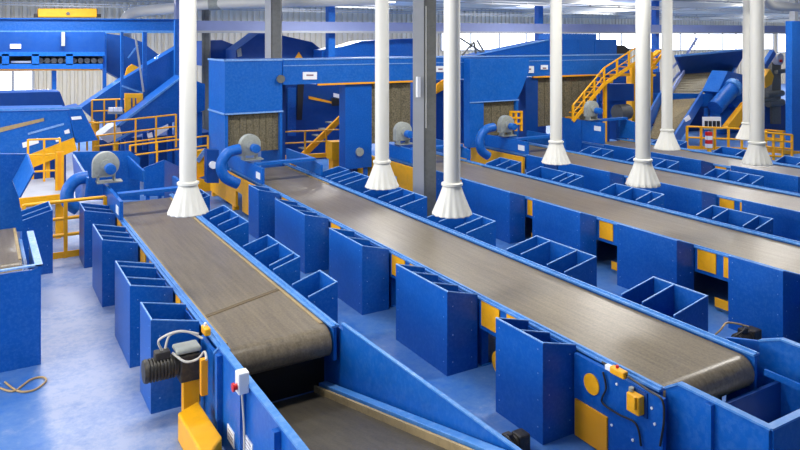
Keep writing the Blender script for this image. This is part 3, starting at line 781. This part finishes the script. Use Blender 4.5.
part('rail', rect(108, 111.5, 123, 114), 22.3, .05, 'grey', t)
for x in (109, 113.7, 118.4): part('switch_box', rect(x, 107.5, x + 4, 111.5), 22.25, .1, 'sticker', t)
railing([at(92, 133, 22.9), at(128, 131, 22.9)], [.98, .65, .3], 'yellow railing at the foot of the climbing conveyors', toe=False)
railing([at(79, 151, 20.6), at(95, 150, 20.6)], [.75, .38], 'small yellow railing left of the blue hopper', post_n=3, toe=False)
railing([at(93, 158, 20.5), at(176, 147, 20.5)], [.30, .58, .92], 'long yellow railing behind the left belt head', post_n=5, toe=False)
railing([at(130, 168, 19.4), at(208, 157, 19.4)], [.32, .58], 'lower yellow railing left of the first feed box', post_n=4, toe=False)
t = thing('support_frame', 'yellow steel frame between the leftmost duct and first feed box', 'frame', anchor(204, 19.9))
part('side_plate', [(193, 152), (207, 150), (207, 175), (193, 180)], 19.9, .3, 'yellow', t)
part('base_beam', [(193, 178), (228, 184), (228, 200), (193, 196)], 19.7, .2, 'yellow', t)
part('brace', [(196, 160), (205, 148), (208, 150), (199, 163)], 19.85, .05, 'rim', t)
part('drive_box', rect(207, 150, 219, 183), 17.55, .25, 'deep', t)
p = at(213, 165, 17.5); MB().lathe([(.09, -.05), (.09, .05)], (p.x, 17.5, p.z), 20, 'Y').build('hub', 'sticker', t, smooth=40)

# overhead beams and hoist
t = thing('overhead_beam', 'bright blue overhead crane beam across the upper left', 'beam', anchor(90, 26, 4.5))
a, b = at(-40, 18, 26), at(178, 20, 26)
part('web', [(-40, 18), (182, 20), (182, 31), (-40, 31)], 26, .2, 'blue', t)
part('bottom_flange', [(-40, 30.5), (182, 30.5), (182, 33), (-40, 33)], 25.85, .5, 'rail', t)
part('top_flange', [(-40, 17.5), (182, 19), (182, 20), (-40, 18.8)], 25.85, .5, 'blue', t)
for x in (-20, 181.5):
    p = at(x, 30, 26); MB().box(p.x - .15, p.x + .15, 26.21, 26.5, 0, CEIL - .005).build('column', 'purple', t)
t = thing('overhead_beam', 'grey-lilac overhead beam crossing the picture right of the leftmost duct', 'beam', anchor(450, 26.6, 4.5))
part('web', [(182, 20.5), (800, 26), (830, 26), (830, 33), (800, 33), (182, 31)], 26.6, .25, 'purple', t)
part('bottom_flange', [(182, 30.5), (830, 32.7), (830, 34), (182, 32.8)], 26.45, .5, 'steel', t)
for x in (335, 545, 662): 
    p = at(x, 33, 26.6); MB().box(p.x - .15, p.x + .15, 26.9, 27.2, 0, CEIL - .005).build('column', 'blue', t)
for i, x in enumerate((230, 303, 360)):
    pass
t = thing('hoist_trolley', 'long yellow hoist trolley sitting on the bright blue overhead beam', 'hoist', anchor(67, 26.1, 4.9))
part('body', rect(38, 8.5, 97, 17.3), 26.0, .35, 'yellow', t, bevel=.03)
part('buffer', rect(97, 14, 101, 17.4), 26.05, .2, 'black', t); part('buffer', rect(34, 14, 38, 17.4), 26.05, .2, 'black', t)
p = at(68, 13.5, 25.97); MB().lathe([(.055, -.03), (.055, .03)], (p.x, 25.98, p.z), 16, 'Y').build('hub', 'dsteel', t)
# large horizontal duct, top left
P_ = [at(126, 22, 27.8), at(127, 17, 27.8), at(132, 13.5, 27.7), at(142, 11, 27.5), at(170, 8.5, 26.8), at(215, 3.5, 25.5), at(300, 1.5, 23), at(380, -1, 20.5)]
t = thing('horizontal_duct', 'thick white horizontal duct running under the roof from the upper left', 'duct', P_[3])
MB().tube(spline(P_, 5), .2, 20).build('pipe', 'white', t, smooth=60)
p = P_[5]; MB().tube([p + Vector((-.18, .1, -.01)), p + Vector((.18, -.1, .01))], .25, 20).build('joint_collar', 'grey', t, smooth=40)
pz = at(126, 22, 27.8); MB().tube([pz, (pz.x, pz.y, 3.0)], .2, 20).build('drop_pipe', 'white', t, smooth=40)
P_ = [at(764, -4, 9.6), at(768, 2, 9.8), at(776, 6, 10), at(800, 7, 10.6), at(830, 7, 11.2)]
tag(MB().tube(spline(P_, 5), .11, 16).build('branch_duct', 'white', smooth=60, loc=P_[0]), 'white branch duct curving off to the upper right corner', 'duct')

# ------------------------------------------------------------------ feed boxes and cross trough
def curtain(x0, x1, Y, z0, z1, parent, n=None):
    m = MB(); n = n or max(4, int((x1 - x0) / .16))
    for i in range(n):
        a = x0 + (x1 - x0) * i / n; m.box(a + .004, x0 + (x1 - x0) * (i + 1) / n - .004, Y + (i % 2) * .012, Y + .012 + (i % 2) * .012, z0, z1)
    m.box(x0, x1, Y + .2, Y + .22, z0, z1)
    m.build('strip_curtain', 'curtain', parent)
t = thing('feed_box', 'large bright blue feed box with brown strip curtain over the middle belt head', 'machine', (6.2, 18.7, 0))
MB().box(5.42, 6.98, 18.0, 19.5, 2.3, 3.68).build('casing', 'blue', t)
MB().box(5.42, 5.50, 18.0, 19.5, 1.0, 2.3).build('side_panel', 'blue', t)
for Y in (18.05, 19.4): MB().box(5.48, 5.56, Y, Y + .08, 0, 1.0).build('leg', 'blue', t)
MB().box(6.92, 6.98, 18.0, 19.5, .0, 2.3).build('side_panel', 'blue', t)
curtain(5.5, 6.92, 18.12, 1.25, 2.3, t)
m = MB(); m.box(5.4, 7.0, 17.97, 18.0, 2.27, 2.31); m.box(5.39, 5.42, 17.97, 19.5, 2.27, 2.31); m.build('seam', 'rim', t)
m = MB(); m.box(5.4, 7.0, 17.97, 18.0, 3.65, 3.70); m.box(5.39, 5.42, 17.97, 19.5, 3.65, 3.70); m.build('top_edge', 'rim', t)
tr = thing('cross_trough', 'long horizontal blue trough conveyor linking the feed boxes above the belt heads', 'conveyor', (13.5, 18.6, 3))
MB().box(6.99, 20.3, 17.95, 19.3, 3.0, 3.68).build('casing', 'blue', tr)
MB().box(6.99, 20.3, 17.93, 17.95, 3.50, 3.52).build('seam', 'rim', tr)
MB().box(6.99, 20.3, 17.92, 17.95, 3.66, 3.7).build('top_edge', 'rim', tr)
for x0, x1 in ((318, 414), (500, 514), (533, 598)):
    a, b = at(x0, 81, 17.93), at(x1, 81, 17.93)
    MB().box(a.x, b.x, 17.9, 17.98, 2.95, 3.0).build('edge_strip', 'orange', tr)
for x0, y0, x1, y1 in ((303, 72, 317, 79.5), (436, 66, 445, 72), (522, 66, 534, 73), (541, 65, 548, 69.5)):
    s = part('sticker', rect(x0, y0, x1, y1), 17.92, .02, 'sticker', tr)
    part('print', rect(x0 + (x1 - x0) * .25, y0 + 2.4, x1 - (x1 - x0) * .25, y0 + 4), 17.915, .005, 'print', s)
for x, y in ((281, 79), (509, 72)):
    p = at(x, y, 17.9); m = MB(); m.lathe([(.11, -.02), (.11, .05)], p, 12, 'Y'); m.build('bearing', 'dsteel', tr)
for i, (x0, x1) in enumerate(((7.3, 7.42), (9.55, 9.7), (11.1, 11.2), (15.0, 15.1), (16.0, 16.1), (20.1, 20.3))):
    MB().box(x0, x1, 18.9, 19.1, 0, 3.0).build('post', 'deep', tr)
t = thing('strip_curtain_station', 'brown strip curtain in a blue frame left of the steel column', 'machine', (10.2, 18.3, 0))
MB().box(8.86, 9.7, 18.0, 18.4, .55, 2.95).build('side_casing', 'bin', t)
MB().box(8.95, 9.05, 18.05, 18.15, 0, .55).build('leg', 'blue', t); MB().box(9.5, 9.6, 18.05, 18.15, 0, .55).build('leg', 'blue', t)
curtain(9.72, 11.08, 18.1, 1.2, 2.93, t)
p = at(360, 152, 17.95); MB().lathe([(.12, -.03), (.12, .05)], (p.x, 17.97, p.z), 20, 'Y').build('hub', 'grey', t, smooth=40)
t = thing('feed_box', 'blue feed box with brown strip curtain over the fourth belt head, right of centre', 'machine', (14, 18.5, 0))
m = MB(); m.prism([(12.9, 17.6, 2.3), (14.75, 17.6, 2.3), (14.95, 17.6, 2.6), (15.25, 17.6, 3.2), (15.25, 17.6, 3.62), (12.9, 17.6, 3.62)], (0, .33, 0)); m.build('casing', 'blue', t)
MB().box(12.9, 13.42, 17.6, 17.92, .9, 2.3).build('side_panel', 'blue', t)
MB().box(14.72, 14.8, 17.6, 17.92, .9, 2.3).build('side_panel', 'blue', t)
for X in (12.95, 14.72): MB().box(X, X + .08, 17.75, 17.85, 0, .9).build('leg', 'blue', t)
curtain(13.44, 14.7, 17.7, 1.2, 2.3, t)
m = MB(); m.box(12.88, 14.8, 17.57, 17.6, 2.27, 2.30); m.build('seam', 'rim', t)
t = thing('strip_curtain_station', 'pair of brown strip curtains in a blue frame, behind the yellow stairs', 'machine', (17.3, 18.4, 0))
MB().box(15.45, 15.98, 18.0, 18.3, .9, 2.95).build('side_casing', 'deep', t)
MB().box(15.5, 15.58, 18.05, 18.15, 0, .9).build('leg', 'deep', t)
curtain(16.0, 16.75, 18.1, 1.3, 2.93, t); curtain(16.9, 18.8, 18.1, 1.3, 2.93, t)
MB().box(16.76, 16.89, 18.0, 18.2, 0.0, 2.95).build('post', 'deep', t)
t = thing('upper_casing', 'tall blue casing on the right end of the cross trough', 'machine', (18.4, 18.6, 3.68))
MB().box(17.1, 19.7, 18.0, 19.3, 3.70, 4.22).build('casing', 'bin', t)
MB().box(17.0, 18.9, 18.2, 19.1, 4.22, 4.42).build('lid', 'blue', t)
m = MB(); m.prism([(19.71, 18.1, 3.7), (20.3, 18.1, 3.7), (20.5, 18.1, 3.85), (20.2, 18.1, 4.0), (19.71, 18.1, 4.02)], (0, 1, 0)); m.build('rubber_hood', 'black', t)
for X in (17.8, 18.6): MB().box(X, X + .03, 17.98, 18.0, 3.70, 4.22).build('seam', 'blue', t)
t = thing('sloping_chute', 'blue chute sloping up behind the trough towards the tall casing', 'chute', anchor(520, 19.5, 3.68))
part('casing', [(478, 55.2), (549, 40.5), (553, 42), (553, 55.2), (478, 55.3)], 18.3, .8, 'bin', t)
part('edge', [(478, 54.4), (549, 39.5), (549, 40.5), (478, 55.2)], 18.25, .1, 'rail', t)
t = thing('lattice_truss', 'dark thin steel braces standing on the trough right of the steel column', 'frame', anchor(470, 19.6, 3.68))
for a, b in (((460, 38), (486, 55)), ((462, 55), (474, 42)), ((474, 42), (476, 55)), ((484, 52), (477, 40))):
    MB().bar(at(*a, 18.8), at(*b, 18.8), .05, .05).build('brace', 'dsteel', t)

# machines standing in the gloom behind the trough
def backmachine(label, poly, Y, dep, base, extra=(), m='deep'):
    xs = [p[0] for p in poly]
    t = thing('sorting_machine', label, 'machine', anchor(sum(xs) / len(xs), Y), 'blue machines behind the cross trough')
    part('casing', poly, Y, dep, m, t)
    x0, x1 = min(xs) + 1, max(xs) - 1
    bl = max(p[1] for p in poly)
    pz = at(x0, bl, Y).z
    for x in (x0, x1 - 3):
        p = at(x + 1.5, bl, Y); MB().box(p.x - .08, p.x + .08, Y + .2, Y + .36, 0, p.z).build('leg', 'deep', t)
    for poly2, mm, dy in extra: part('panel', poly2, Y - dy, .05, mm, t)
    return t
backmachine('dark blue machine with rounded top left of the grey column, above the first feed box', [(204, 41), (222, 40), (240, 47), (240, 66), (204, 66)], 30.4, 1.2, 0)
backmachine('blue machine with a raised hump behind the first feed box', [(236, 50), (250, 40), (262, 31), (266, 31), (285, 36), (312, 42), (322, 50), (322, 66), (236, 66)], 28.4, 1.4, 0, (([(294, 60), (299, 52), (304, 60)], 'orange', .05), ([(237, 50), (241, 48), (242, 56), (238, 57)], 'grey', .05)))
backmachine('blue machine behind the trough left of the second duct, top edge rising right', [(322, 50), (345, 46), (362, 41), (400, 39), (432, 38), (432, 66), (322, 66)], 27.4, .9, 0, m='bin')
backmachine('dark blue machine body seen below the trough between the first two curtains', [(284, 84), (346, 84), (346, 166), (284, 166)], 23, 2, 0, (([(288, 88), (296, 88), (296, 136), (288, 136)], 'blue', .06), ([(309, 96), (334, 102), (334, 104), (309, 99)], 'orange', .1), ([(334, 93), (347, 96), (347, 100), (334, 97)], 'sticker', .1), ([(332, 98), (350, 99), (350, 105), (332, 106)], 'black', .14), ([(298, 84), (304, 84), (302, 120), (297, 120)], 'black', .1)))
backmachine('dark blue machine body seen below the trough right of the steel column', [(424, 80), (480, 80), (480, 160), (424, 160)], 22.5, 2, 0, (([(436, 94), (437, 84), (446, 78), (447, 88)], 'orange', .1),))
backmachine('dark blue machine body behind the fourth belt head', [(505, 78), (546, 78), (546, 158), (505, 158)], 22.5, 2, 0, (([(510, 108), (524, 96), (526, 99), (512, 112)], 'greybelt', .08),))
backmachine('dark machine body behind the yellow stairs', [(598, 72), (660, 72), (660, 148), (598, 148)], 23.5, 2, 0, (([(608, 85), (634, 84), (632, 100), (610, 101)], 'blue', .1),))
backmachine('dark low machine bed behind the left belt hopper', [(98, 140), (212, 132), (212, 172), (98, 172)], 24.3, 1.2, 0)
railing([at(283, 160, 20.3), at(347, 156, 20.3)], [.85, .5, .12], 'yellow railing under the trough beside the first feed box', post_n=4)
t = thing('stair_flight', 'yellow stair stringer rising behind the railing under the trough', 'stairs', anchor(325, 20.8))
MB().bar(at(284, 174, 20.8), at(341, 118, 20.8), .1, .18).build('stringer', 'yellow', t)
MB().bar(at(284, 174, 21.5), at(341, 118, 21.5), .1, .18).build('stringer', 'yellow', t)
for k in range(8):
    p = at(286 + 55 * k / 8, 171 - 53 * k / 8, 20.8); MB().box(p.x, p.x + .2, 20.85, 21.5, p.z, p.z + .03).build('tread', 'dsteel', t)
p = at(338, 150, 19.2)
t = thing('guard_box', 'yellow steel guard box left of the second strip curtain', 'guard', anchor(338, 19.2))
part('box', rect(332, 142, 346, 160), 19.2, .4, 'yellow', t); part('foot', rect(333, 160, 345, 172), 19.25, .3, 'orange', t)

# ------------------------------------------------------------------ yellow stairs and the right background
t = thing('staircase', 'yellow staircase with handrails climbing right to the trough end', 'stairs', anchor(592, 17.0))
for Y in (16.95, 17.5):
    MB().bar(at(573, 121, Y), at(604, 84, Y), .05, .11).build('stringer', 'yellow', t)
    MB().bar(at(604, 84, Y), at(640, 60, Y), .05, .11).build('stringer', 'yellow', t)
    MB().tube([at(573, 105, Y), at(604, 68, Y), at(640, 45, Y)], .028, 8).build('handrail', 'yellow', t, smooth=60)
    MB().tube([at(573, 113, Y), at(604, 76, Y), at(640, 52, Y)], .018, 8).build('mid_rail', 'yellow', t, smooth=60)
    for x, y in ((573, 121), (584, 108), (594, 96), (604, 84), (617, 75), (629, 67), (640, 60)):
        a = at(x, y, Y); b = at(x, y - 16, Y)
        MB().box(a.x - .03, a.x + .03, Y - .03, Y + .03, a.z, b.z).build('post', 'yellow', t)
for k in range(7):
    p = at(575 + 29 * k / 7, 119 - 36 * k / 7, 17.0); MB().box(p.x, p.x + .2, 16.99, 17.46, p.z, p.z + .03).build('tread', 'orange', t)
for k in range(6):
    p = at(606 + 34 * k / 6, 83 - 23 * k / 6, 17.0); MB().box(p.x, p.x + .2, 16.99, 17.46, p.z, p.z + .03).build('tread', 'orange', t)
for x, y in ((606, 84), (640, 61)):
    p = at(x, y, 17.2); MB().box(p.x - .05, p.x + .05, 17.2, 17.3, 0, p.z).build('support', 'yellow', t)
t = thing('yellow_gantry', 'yellow upright frame right of the staircase, below the tall casing', 'frame', anchor(630, 20.5))
part('post', rect(632, 66, 640, 122), 20.5, .3, 'yellow', t); part('post', rect(606, 74, 613, 90), 20.5, .3, 'yellow', t)
part('beam', [(600, 73), (630, 72), (630, 76), (600, 77)], 20.45, .3, 'orange', t)
part('post', rect(651, 52, 653, 122), 20.5, .1, 'yellow', t)
MB().bar(at(640, 84, 20.5), at(664, 52, 20.5), .06, .12).build('stringer', 'yellow', t)
for k in range(4): part('tread', [(640 + 4 * k, 78 - 7 * k), (656 + 2 * k, 74 - 8 * k), (656 + 2 * k, 76 - 8 * k), (640 + 4 * k, 80 - 7 * k)], 20.6, .3, 'yellow', t)
part('leg', rect(634, 122, 638, 140), 20.55, .2, 'yellow', t)
t = thing('motor_unit', 'grey-black motor under the yellow gantry', 'motor', anchor(622, 19.2))
p = at(622, 112, 19.2); MB().lathe([(.1, -.3), (.3, -.28), (.3, .3), (.12, .34)], p, 20, 'X').build('drum', 'dsteel', t, smooth=40)
part('casing', rect(609, 84, 634, 101), 19.1, .5, 'deep', t)
part('pedestal', rect(616, 118, 628, 140), 19.1, .4, 'deep', t)

t = thing('infeed_hopper', 'large dark blue hopper hood over a slatted brown belt, upper right', 'hopper', anchor(712, 22))
m = MB(); m.prism([at(676, 56, 22), at(747, 49.5, 22), at(735, 72, 22.6), at(684, 75, 22.6)], (0, .12, 0)); m.build('hood_plate', 'deep', t)
m = MB(); m.prism([at(676, 55, 21.95), at(747, 48.5, 21.95), at(747, 50.5, 21.95), at(676, 57, 21.95)], (0, .1, 0)); m.build('hood_edge', 'rail', t)
m = MB(); m.prism([at(685, 74, 22.5), at(734, 71, 22.5), at(717, 97, 20.6), at(672, 96, 20.6)], (0, .15, .0)); m.build('slatted_belt', 'curtain', t)
for k in range(9):
    f = k / 9; a = at(685 - 13 * f, 74 + 22 * f, 22.4 - 1.9 * f); b = at(734 - 17 * f, 71 + 26 * f, 22.4 - 1.9 * f)
    MB().bar(a, b, .025, .014).build('slat', 'splice', t)
MB().bar(at(684, 72, 22.4), at(668, 97, 20.5), .07, .2).build('side_beam', 'purple', t)
MB().bar(at(735, 70, 22.4), at(719, 98, 20.5), .12, .3).build('side_beam', 'blue', t)
for x in (682, 738): 
    p = at(x, 74, 22.9); MB().box(p.x - .08, p.x + .08, 22.85, 23.0, 0, p.z).build('leg', 'blue', t)
for a, b in (((664, 76), (682, 58)), ((687, 54), (697, 38)), ((664, 92), (680, 72))): MB().bar(at(*a, 22.9), at(*b, 22.9), .09, .09).build('brace', 'purple', t)
t = thing('receiving_conveyor', 'blue trough with side boards and sorted scraps below the infeed hopper', 'conveyor', anchor(680, 19))
part('back_board', [(655, 93), (714, 94), (714, 106), (655, 108)], 20.0, .1, 'blue', t)
m = MB(); m.prism([at(664, 100, 19.9), at(699, 98, 19.9), at(676, 142, 16.8), at(650, 138, 16.8)], (0, .08, -.03)); m.build('bed', 'waste', t)
MB().bar(at(702, 97, 19.8), at(674, 142, 16.7), .08, .5).build('side_board', 'blue', t)
MB().bar(at(660, 100, 19.8), at(640, 138, 16.7), .08, .62).build('side_board', 'blue', t)
for x, y, Y in ((660, 108, 19.7), (706, 108, 19.7), (668, 138, 17.2), (636, 138, 17.2)):
    p = at(x, y, Y); MB().box(p.x - .06, p.x + .06, Y - .06, Y + .06, 0, max(.3, p.z)).build('leg', 'blue', t)
part('sticker', [(684, 119), (689, 115), (691, 119), (686, 122)], 17.6, .03, 'sticker', t)
t = thing('drum_drive', 'blue cylinder drive leaning up to the right, between the hopper and the right ducts', 'drive', anchor(728, 19.5))
MB().tube([at(715, 108, 19.3), at(733, 88, 19.3)], .33, 24).build('lower_drum', 'blue', t, smooth=40)
MB().tube([at(732, 89, 19.3), at(735, 86, 19.3)], .40, 24).build('flange', 'rail', t, smooth=40)
m = MB(); m.prism([at(718, 92, 19.6), at(728, 71, 19.6), at(748, 76, 19.6), at(748, 106, 19.6), at(738, 110, 19.6)], (0, .8, 0)); m.build('gear_casing', 'blue', t)
m = MB(); m.prism([at(731, 91, 19.55), at(737, 79, 19.55), at(739, 80, 19.55), at(734, 92, 19.55)], (0, .06, 0)); m.build('bracket', 'sticker', t)
m = MB(); m.prism([at(720, 104, 19.9), at(744, 104, 19.9), at(744, 140, 19.9), at(720, 140, 19.9)], (0, .5, 0)); m.build('pedestal', 'blue', t)
plank('yellow sloping beam between the drum drive and the thin duct', [(727, 127), (746, 103), (752, 100), (752, 108), (737, 130)], 18.6, .25, 'yellow', 'sloping_beam', 'beam')
t = thing('control_panel', 'white panel with dark breakers behind the yellow railing on the right', 'control panel', anchor(715, 17.6))
part('panel', rect(704, 117, 721, 128), 17.6, .08, 'sticker', t)
for k in range(4): part('breaker', rect(705.5 + 4 * k, 121, 708 + 4 * k, 127), 17.56, .04, 'black', t)
part('stand', rect(704, 128, 723, 129.5), 17.58, .2, 'grey', t); part('post', rect(711, 129, 714, 150), 17.62, .08, 'grey', t)
railing([at(687, 149, 16.9), at(755, 151, 16.3)], [.42, .82], 'yellow railing in front of the white control panel', post_n=6, r=.035)
railing([at(764, 164, 14.8), at(792, 166, 14.6)], [.3, .6, .85, 1.1], 'yellow railing at the right edge beside the blue pillar', post_n=4, r=.035)
railing([at(766, 151, 16.2), at(796, 153, 16.0)], [.5, .8], 'yellow railing behind the one beside the right edge pillar', post_n=3, r=.035)
plank('long yellow edge beam below the blue pillar at the right edge', [(764, 148), (806, 152), (806, 156), (764, 152)], 15.1, .15, 'yellow', 'edge_beam', 'beam')
plank('dark blue machine bed behind the white control panel', rect(686, 102, 772, 152), 21.3, .6, 'deep', 'machine_bed', 'machine')
t = thing('support_frame', 'small yellow square frame right of the third grey blower', 'frame', anchor(517, 17.45))
for x in (510.5, 515.5, 521): part('upright', rect(x, 111, x + 1.8, 131), 17.3, .06, 'yellow', t)
for y in (111, 117, 123): part('rung', rect(510.5, y, 522.8, y + 1.8), 17.28, .05, 'yellow', t)
railing([at(628, 141, 19), at(668, 139, 18.6)], [.3, .6], 'low yellow railing behind the fifth belt head', post_n=3, toe=False)
t = thing('hazard_post', 'red and white striped post on the yellow railing', 'post', anchor(710, 16.5))
for k in range(4): part('band', rect(708, 132 + 4 * k, 712.5, 136 + 4 * k), 16.4, .12, ('red', 'sticker')[k % 2], t)
part('foot', rect(709, 148, 711.5, 156), 16.42, .08, 'yellow', t)
t = thing('drive_cluster', 'cluster of motors and pipes with yellow cover near the right edge', 'machine', anchor(775, 19))
part('yellow_cover', [(764, 78), (770, 69), (774, 76), (772, 84), (766, 88)], 18.7, .3, 'yellow', t)
part('frame', rect(772, 62, 781, 124), 19, .4, 'dsteel', t)
p = at(778, 59, 18.8); MB().lathe([(.12, -.15), (.26, -.12), (.26, .12), (.1, .16)], p, 24, 'Y').build('flywheel', 'greybelt', t, smooth=40)
p = at(781, 61, 18.6); MB().lathe([(.06, -.04), (.06, .04)], p, 16, 'Y').build('lamp', 'red', t)
MB().bar(at(764, 66, 18.8), at(773, 52, 18.8), .2, .25).build('arm', 'blue', t)
for y, x0, x1, r_ in ((72, 776, 790, .1), (95, 766, 782, .14), (104, 768, 782, .16), (100, 762, 778, .1)):
    MB().tube([at(x0, y, 18.9), at(x1, y - 2, 18.9)], r_, 14).build('pipe', 'dsteel', t, smooth=40)
part('base', rect(765, 104, 790, 150), 19.1, .6, 'deep', t)
plank('low dark blue cabinet left of the right edge pillar', rect(770, 104, 793, 150), 20.5, .8, 'deep', 'cabinet', 'cabinet')
t = thing('blue_pillar', 'bright blue square pillar at the right picture edge', 'pillar', anchor(797, 15.5))
part('shaft', rect(792, 21, 803, 160), 15.5, .25, 'blue', t)
p = at(797, 160, 15.5); MB().box(p.x - .11, p.x + .11, 15.52, 15.74, 0, p.z).build('foot', 'blue', t)
m = MB(); p = at(797, 21, 15.5); m.box(p.x - .11, p.x + .11, 15.52, 15.74, p.z, CEIL - .004); m.build('head', 'steel', t)
# ------------------------------------------------------------------ light
wd = bpy.data.worlds.new('world'); S.world = wd; wd.use_nodes = True
bg = wd.node_tree.nodes['Background']; bg.inputs[0].default_value = (1, .98, .95, 1); bg.inputs[1].default_value = 1.1
def area(name, loc, rot, sx, sy, power, col=(1, .965, .91)):
    l = bpy.data.lights.new(name, 'AREA'); l.shape = 'RECTANGLE'; l.size = sx; l.size_y = sy; l.energy = power; l.color = col
    o = bpy.data.objects.new(name, l); COL.objects.link(o); o.location = loc; o.rotation_euler = rot; return o
for X, Y, P in ((2, 7, 200), (8, 7, 230), (14, 7, 250), (2, 14, 230), (9, 14, 250), (16, 14, 260), (24, 14, 300), (2, 23, 420), (12, 23, 420), (22, 23, 420), (34, 22, 420), (4, 33, 800), (16, 33, 800), (30, 33, 800), (46, 33, 800), (62, 33, 800)):
    area('roof_lamp_light', (X, Y, CEIL - .2), (0, 0, 0), 3.0, .8, P)
for X, Y in ((14, 20), (28, 20), (42, 20), (16, 31), (32, 31), (48, 31), (62, 31)):
    area('ceiling_fill', (X, Y, CEIL - 1.0), (math.pi, 0, 0), 3.0, .8, 170)  # added upward fill without fixtures, brightens the ceiling
area('left_window_daylight', (-8.5, 12, 3.6), (0, -math.pi / 2, 0), 4, 16, 1150, (1, .98, .95))
S.view_settings.view_transform = 'Standard'
S.view_settings.look = 'None'
S.view_settings.exposure = 0.15
S.view_settings.gamma = 1
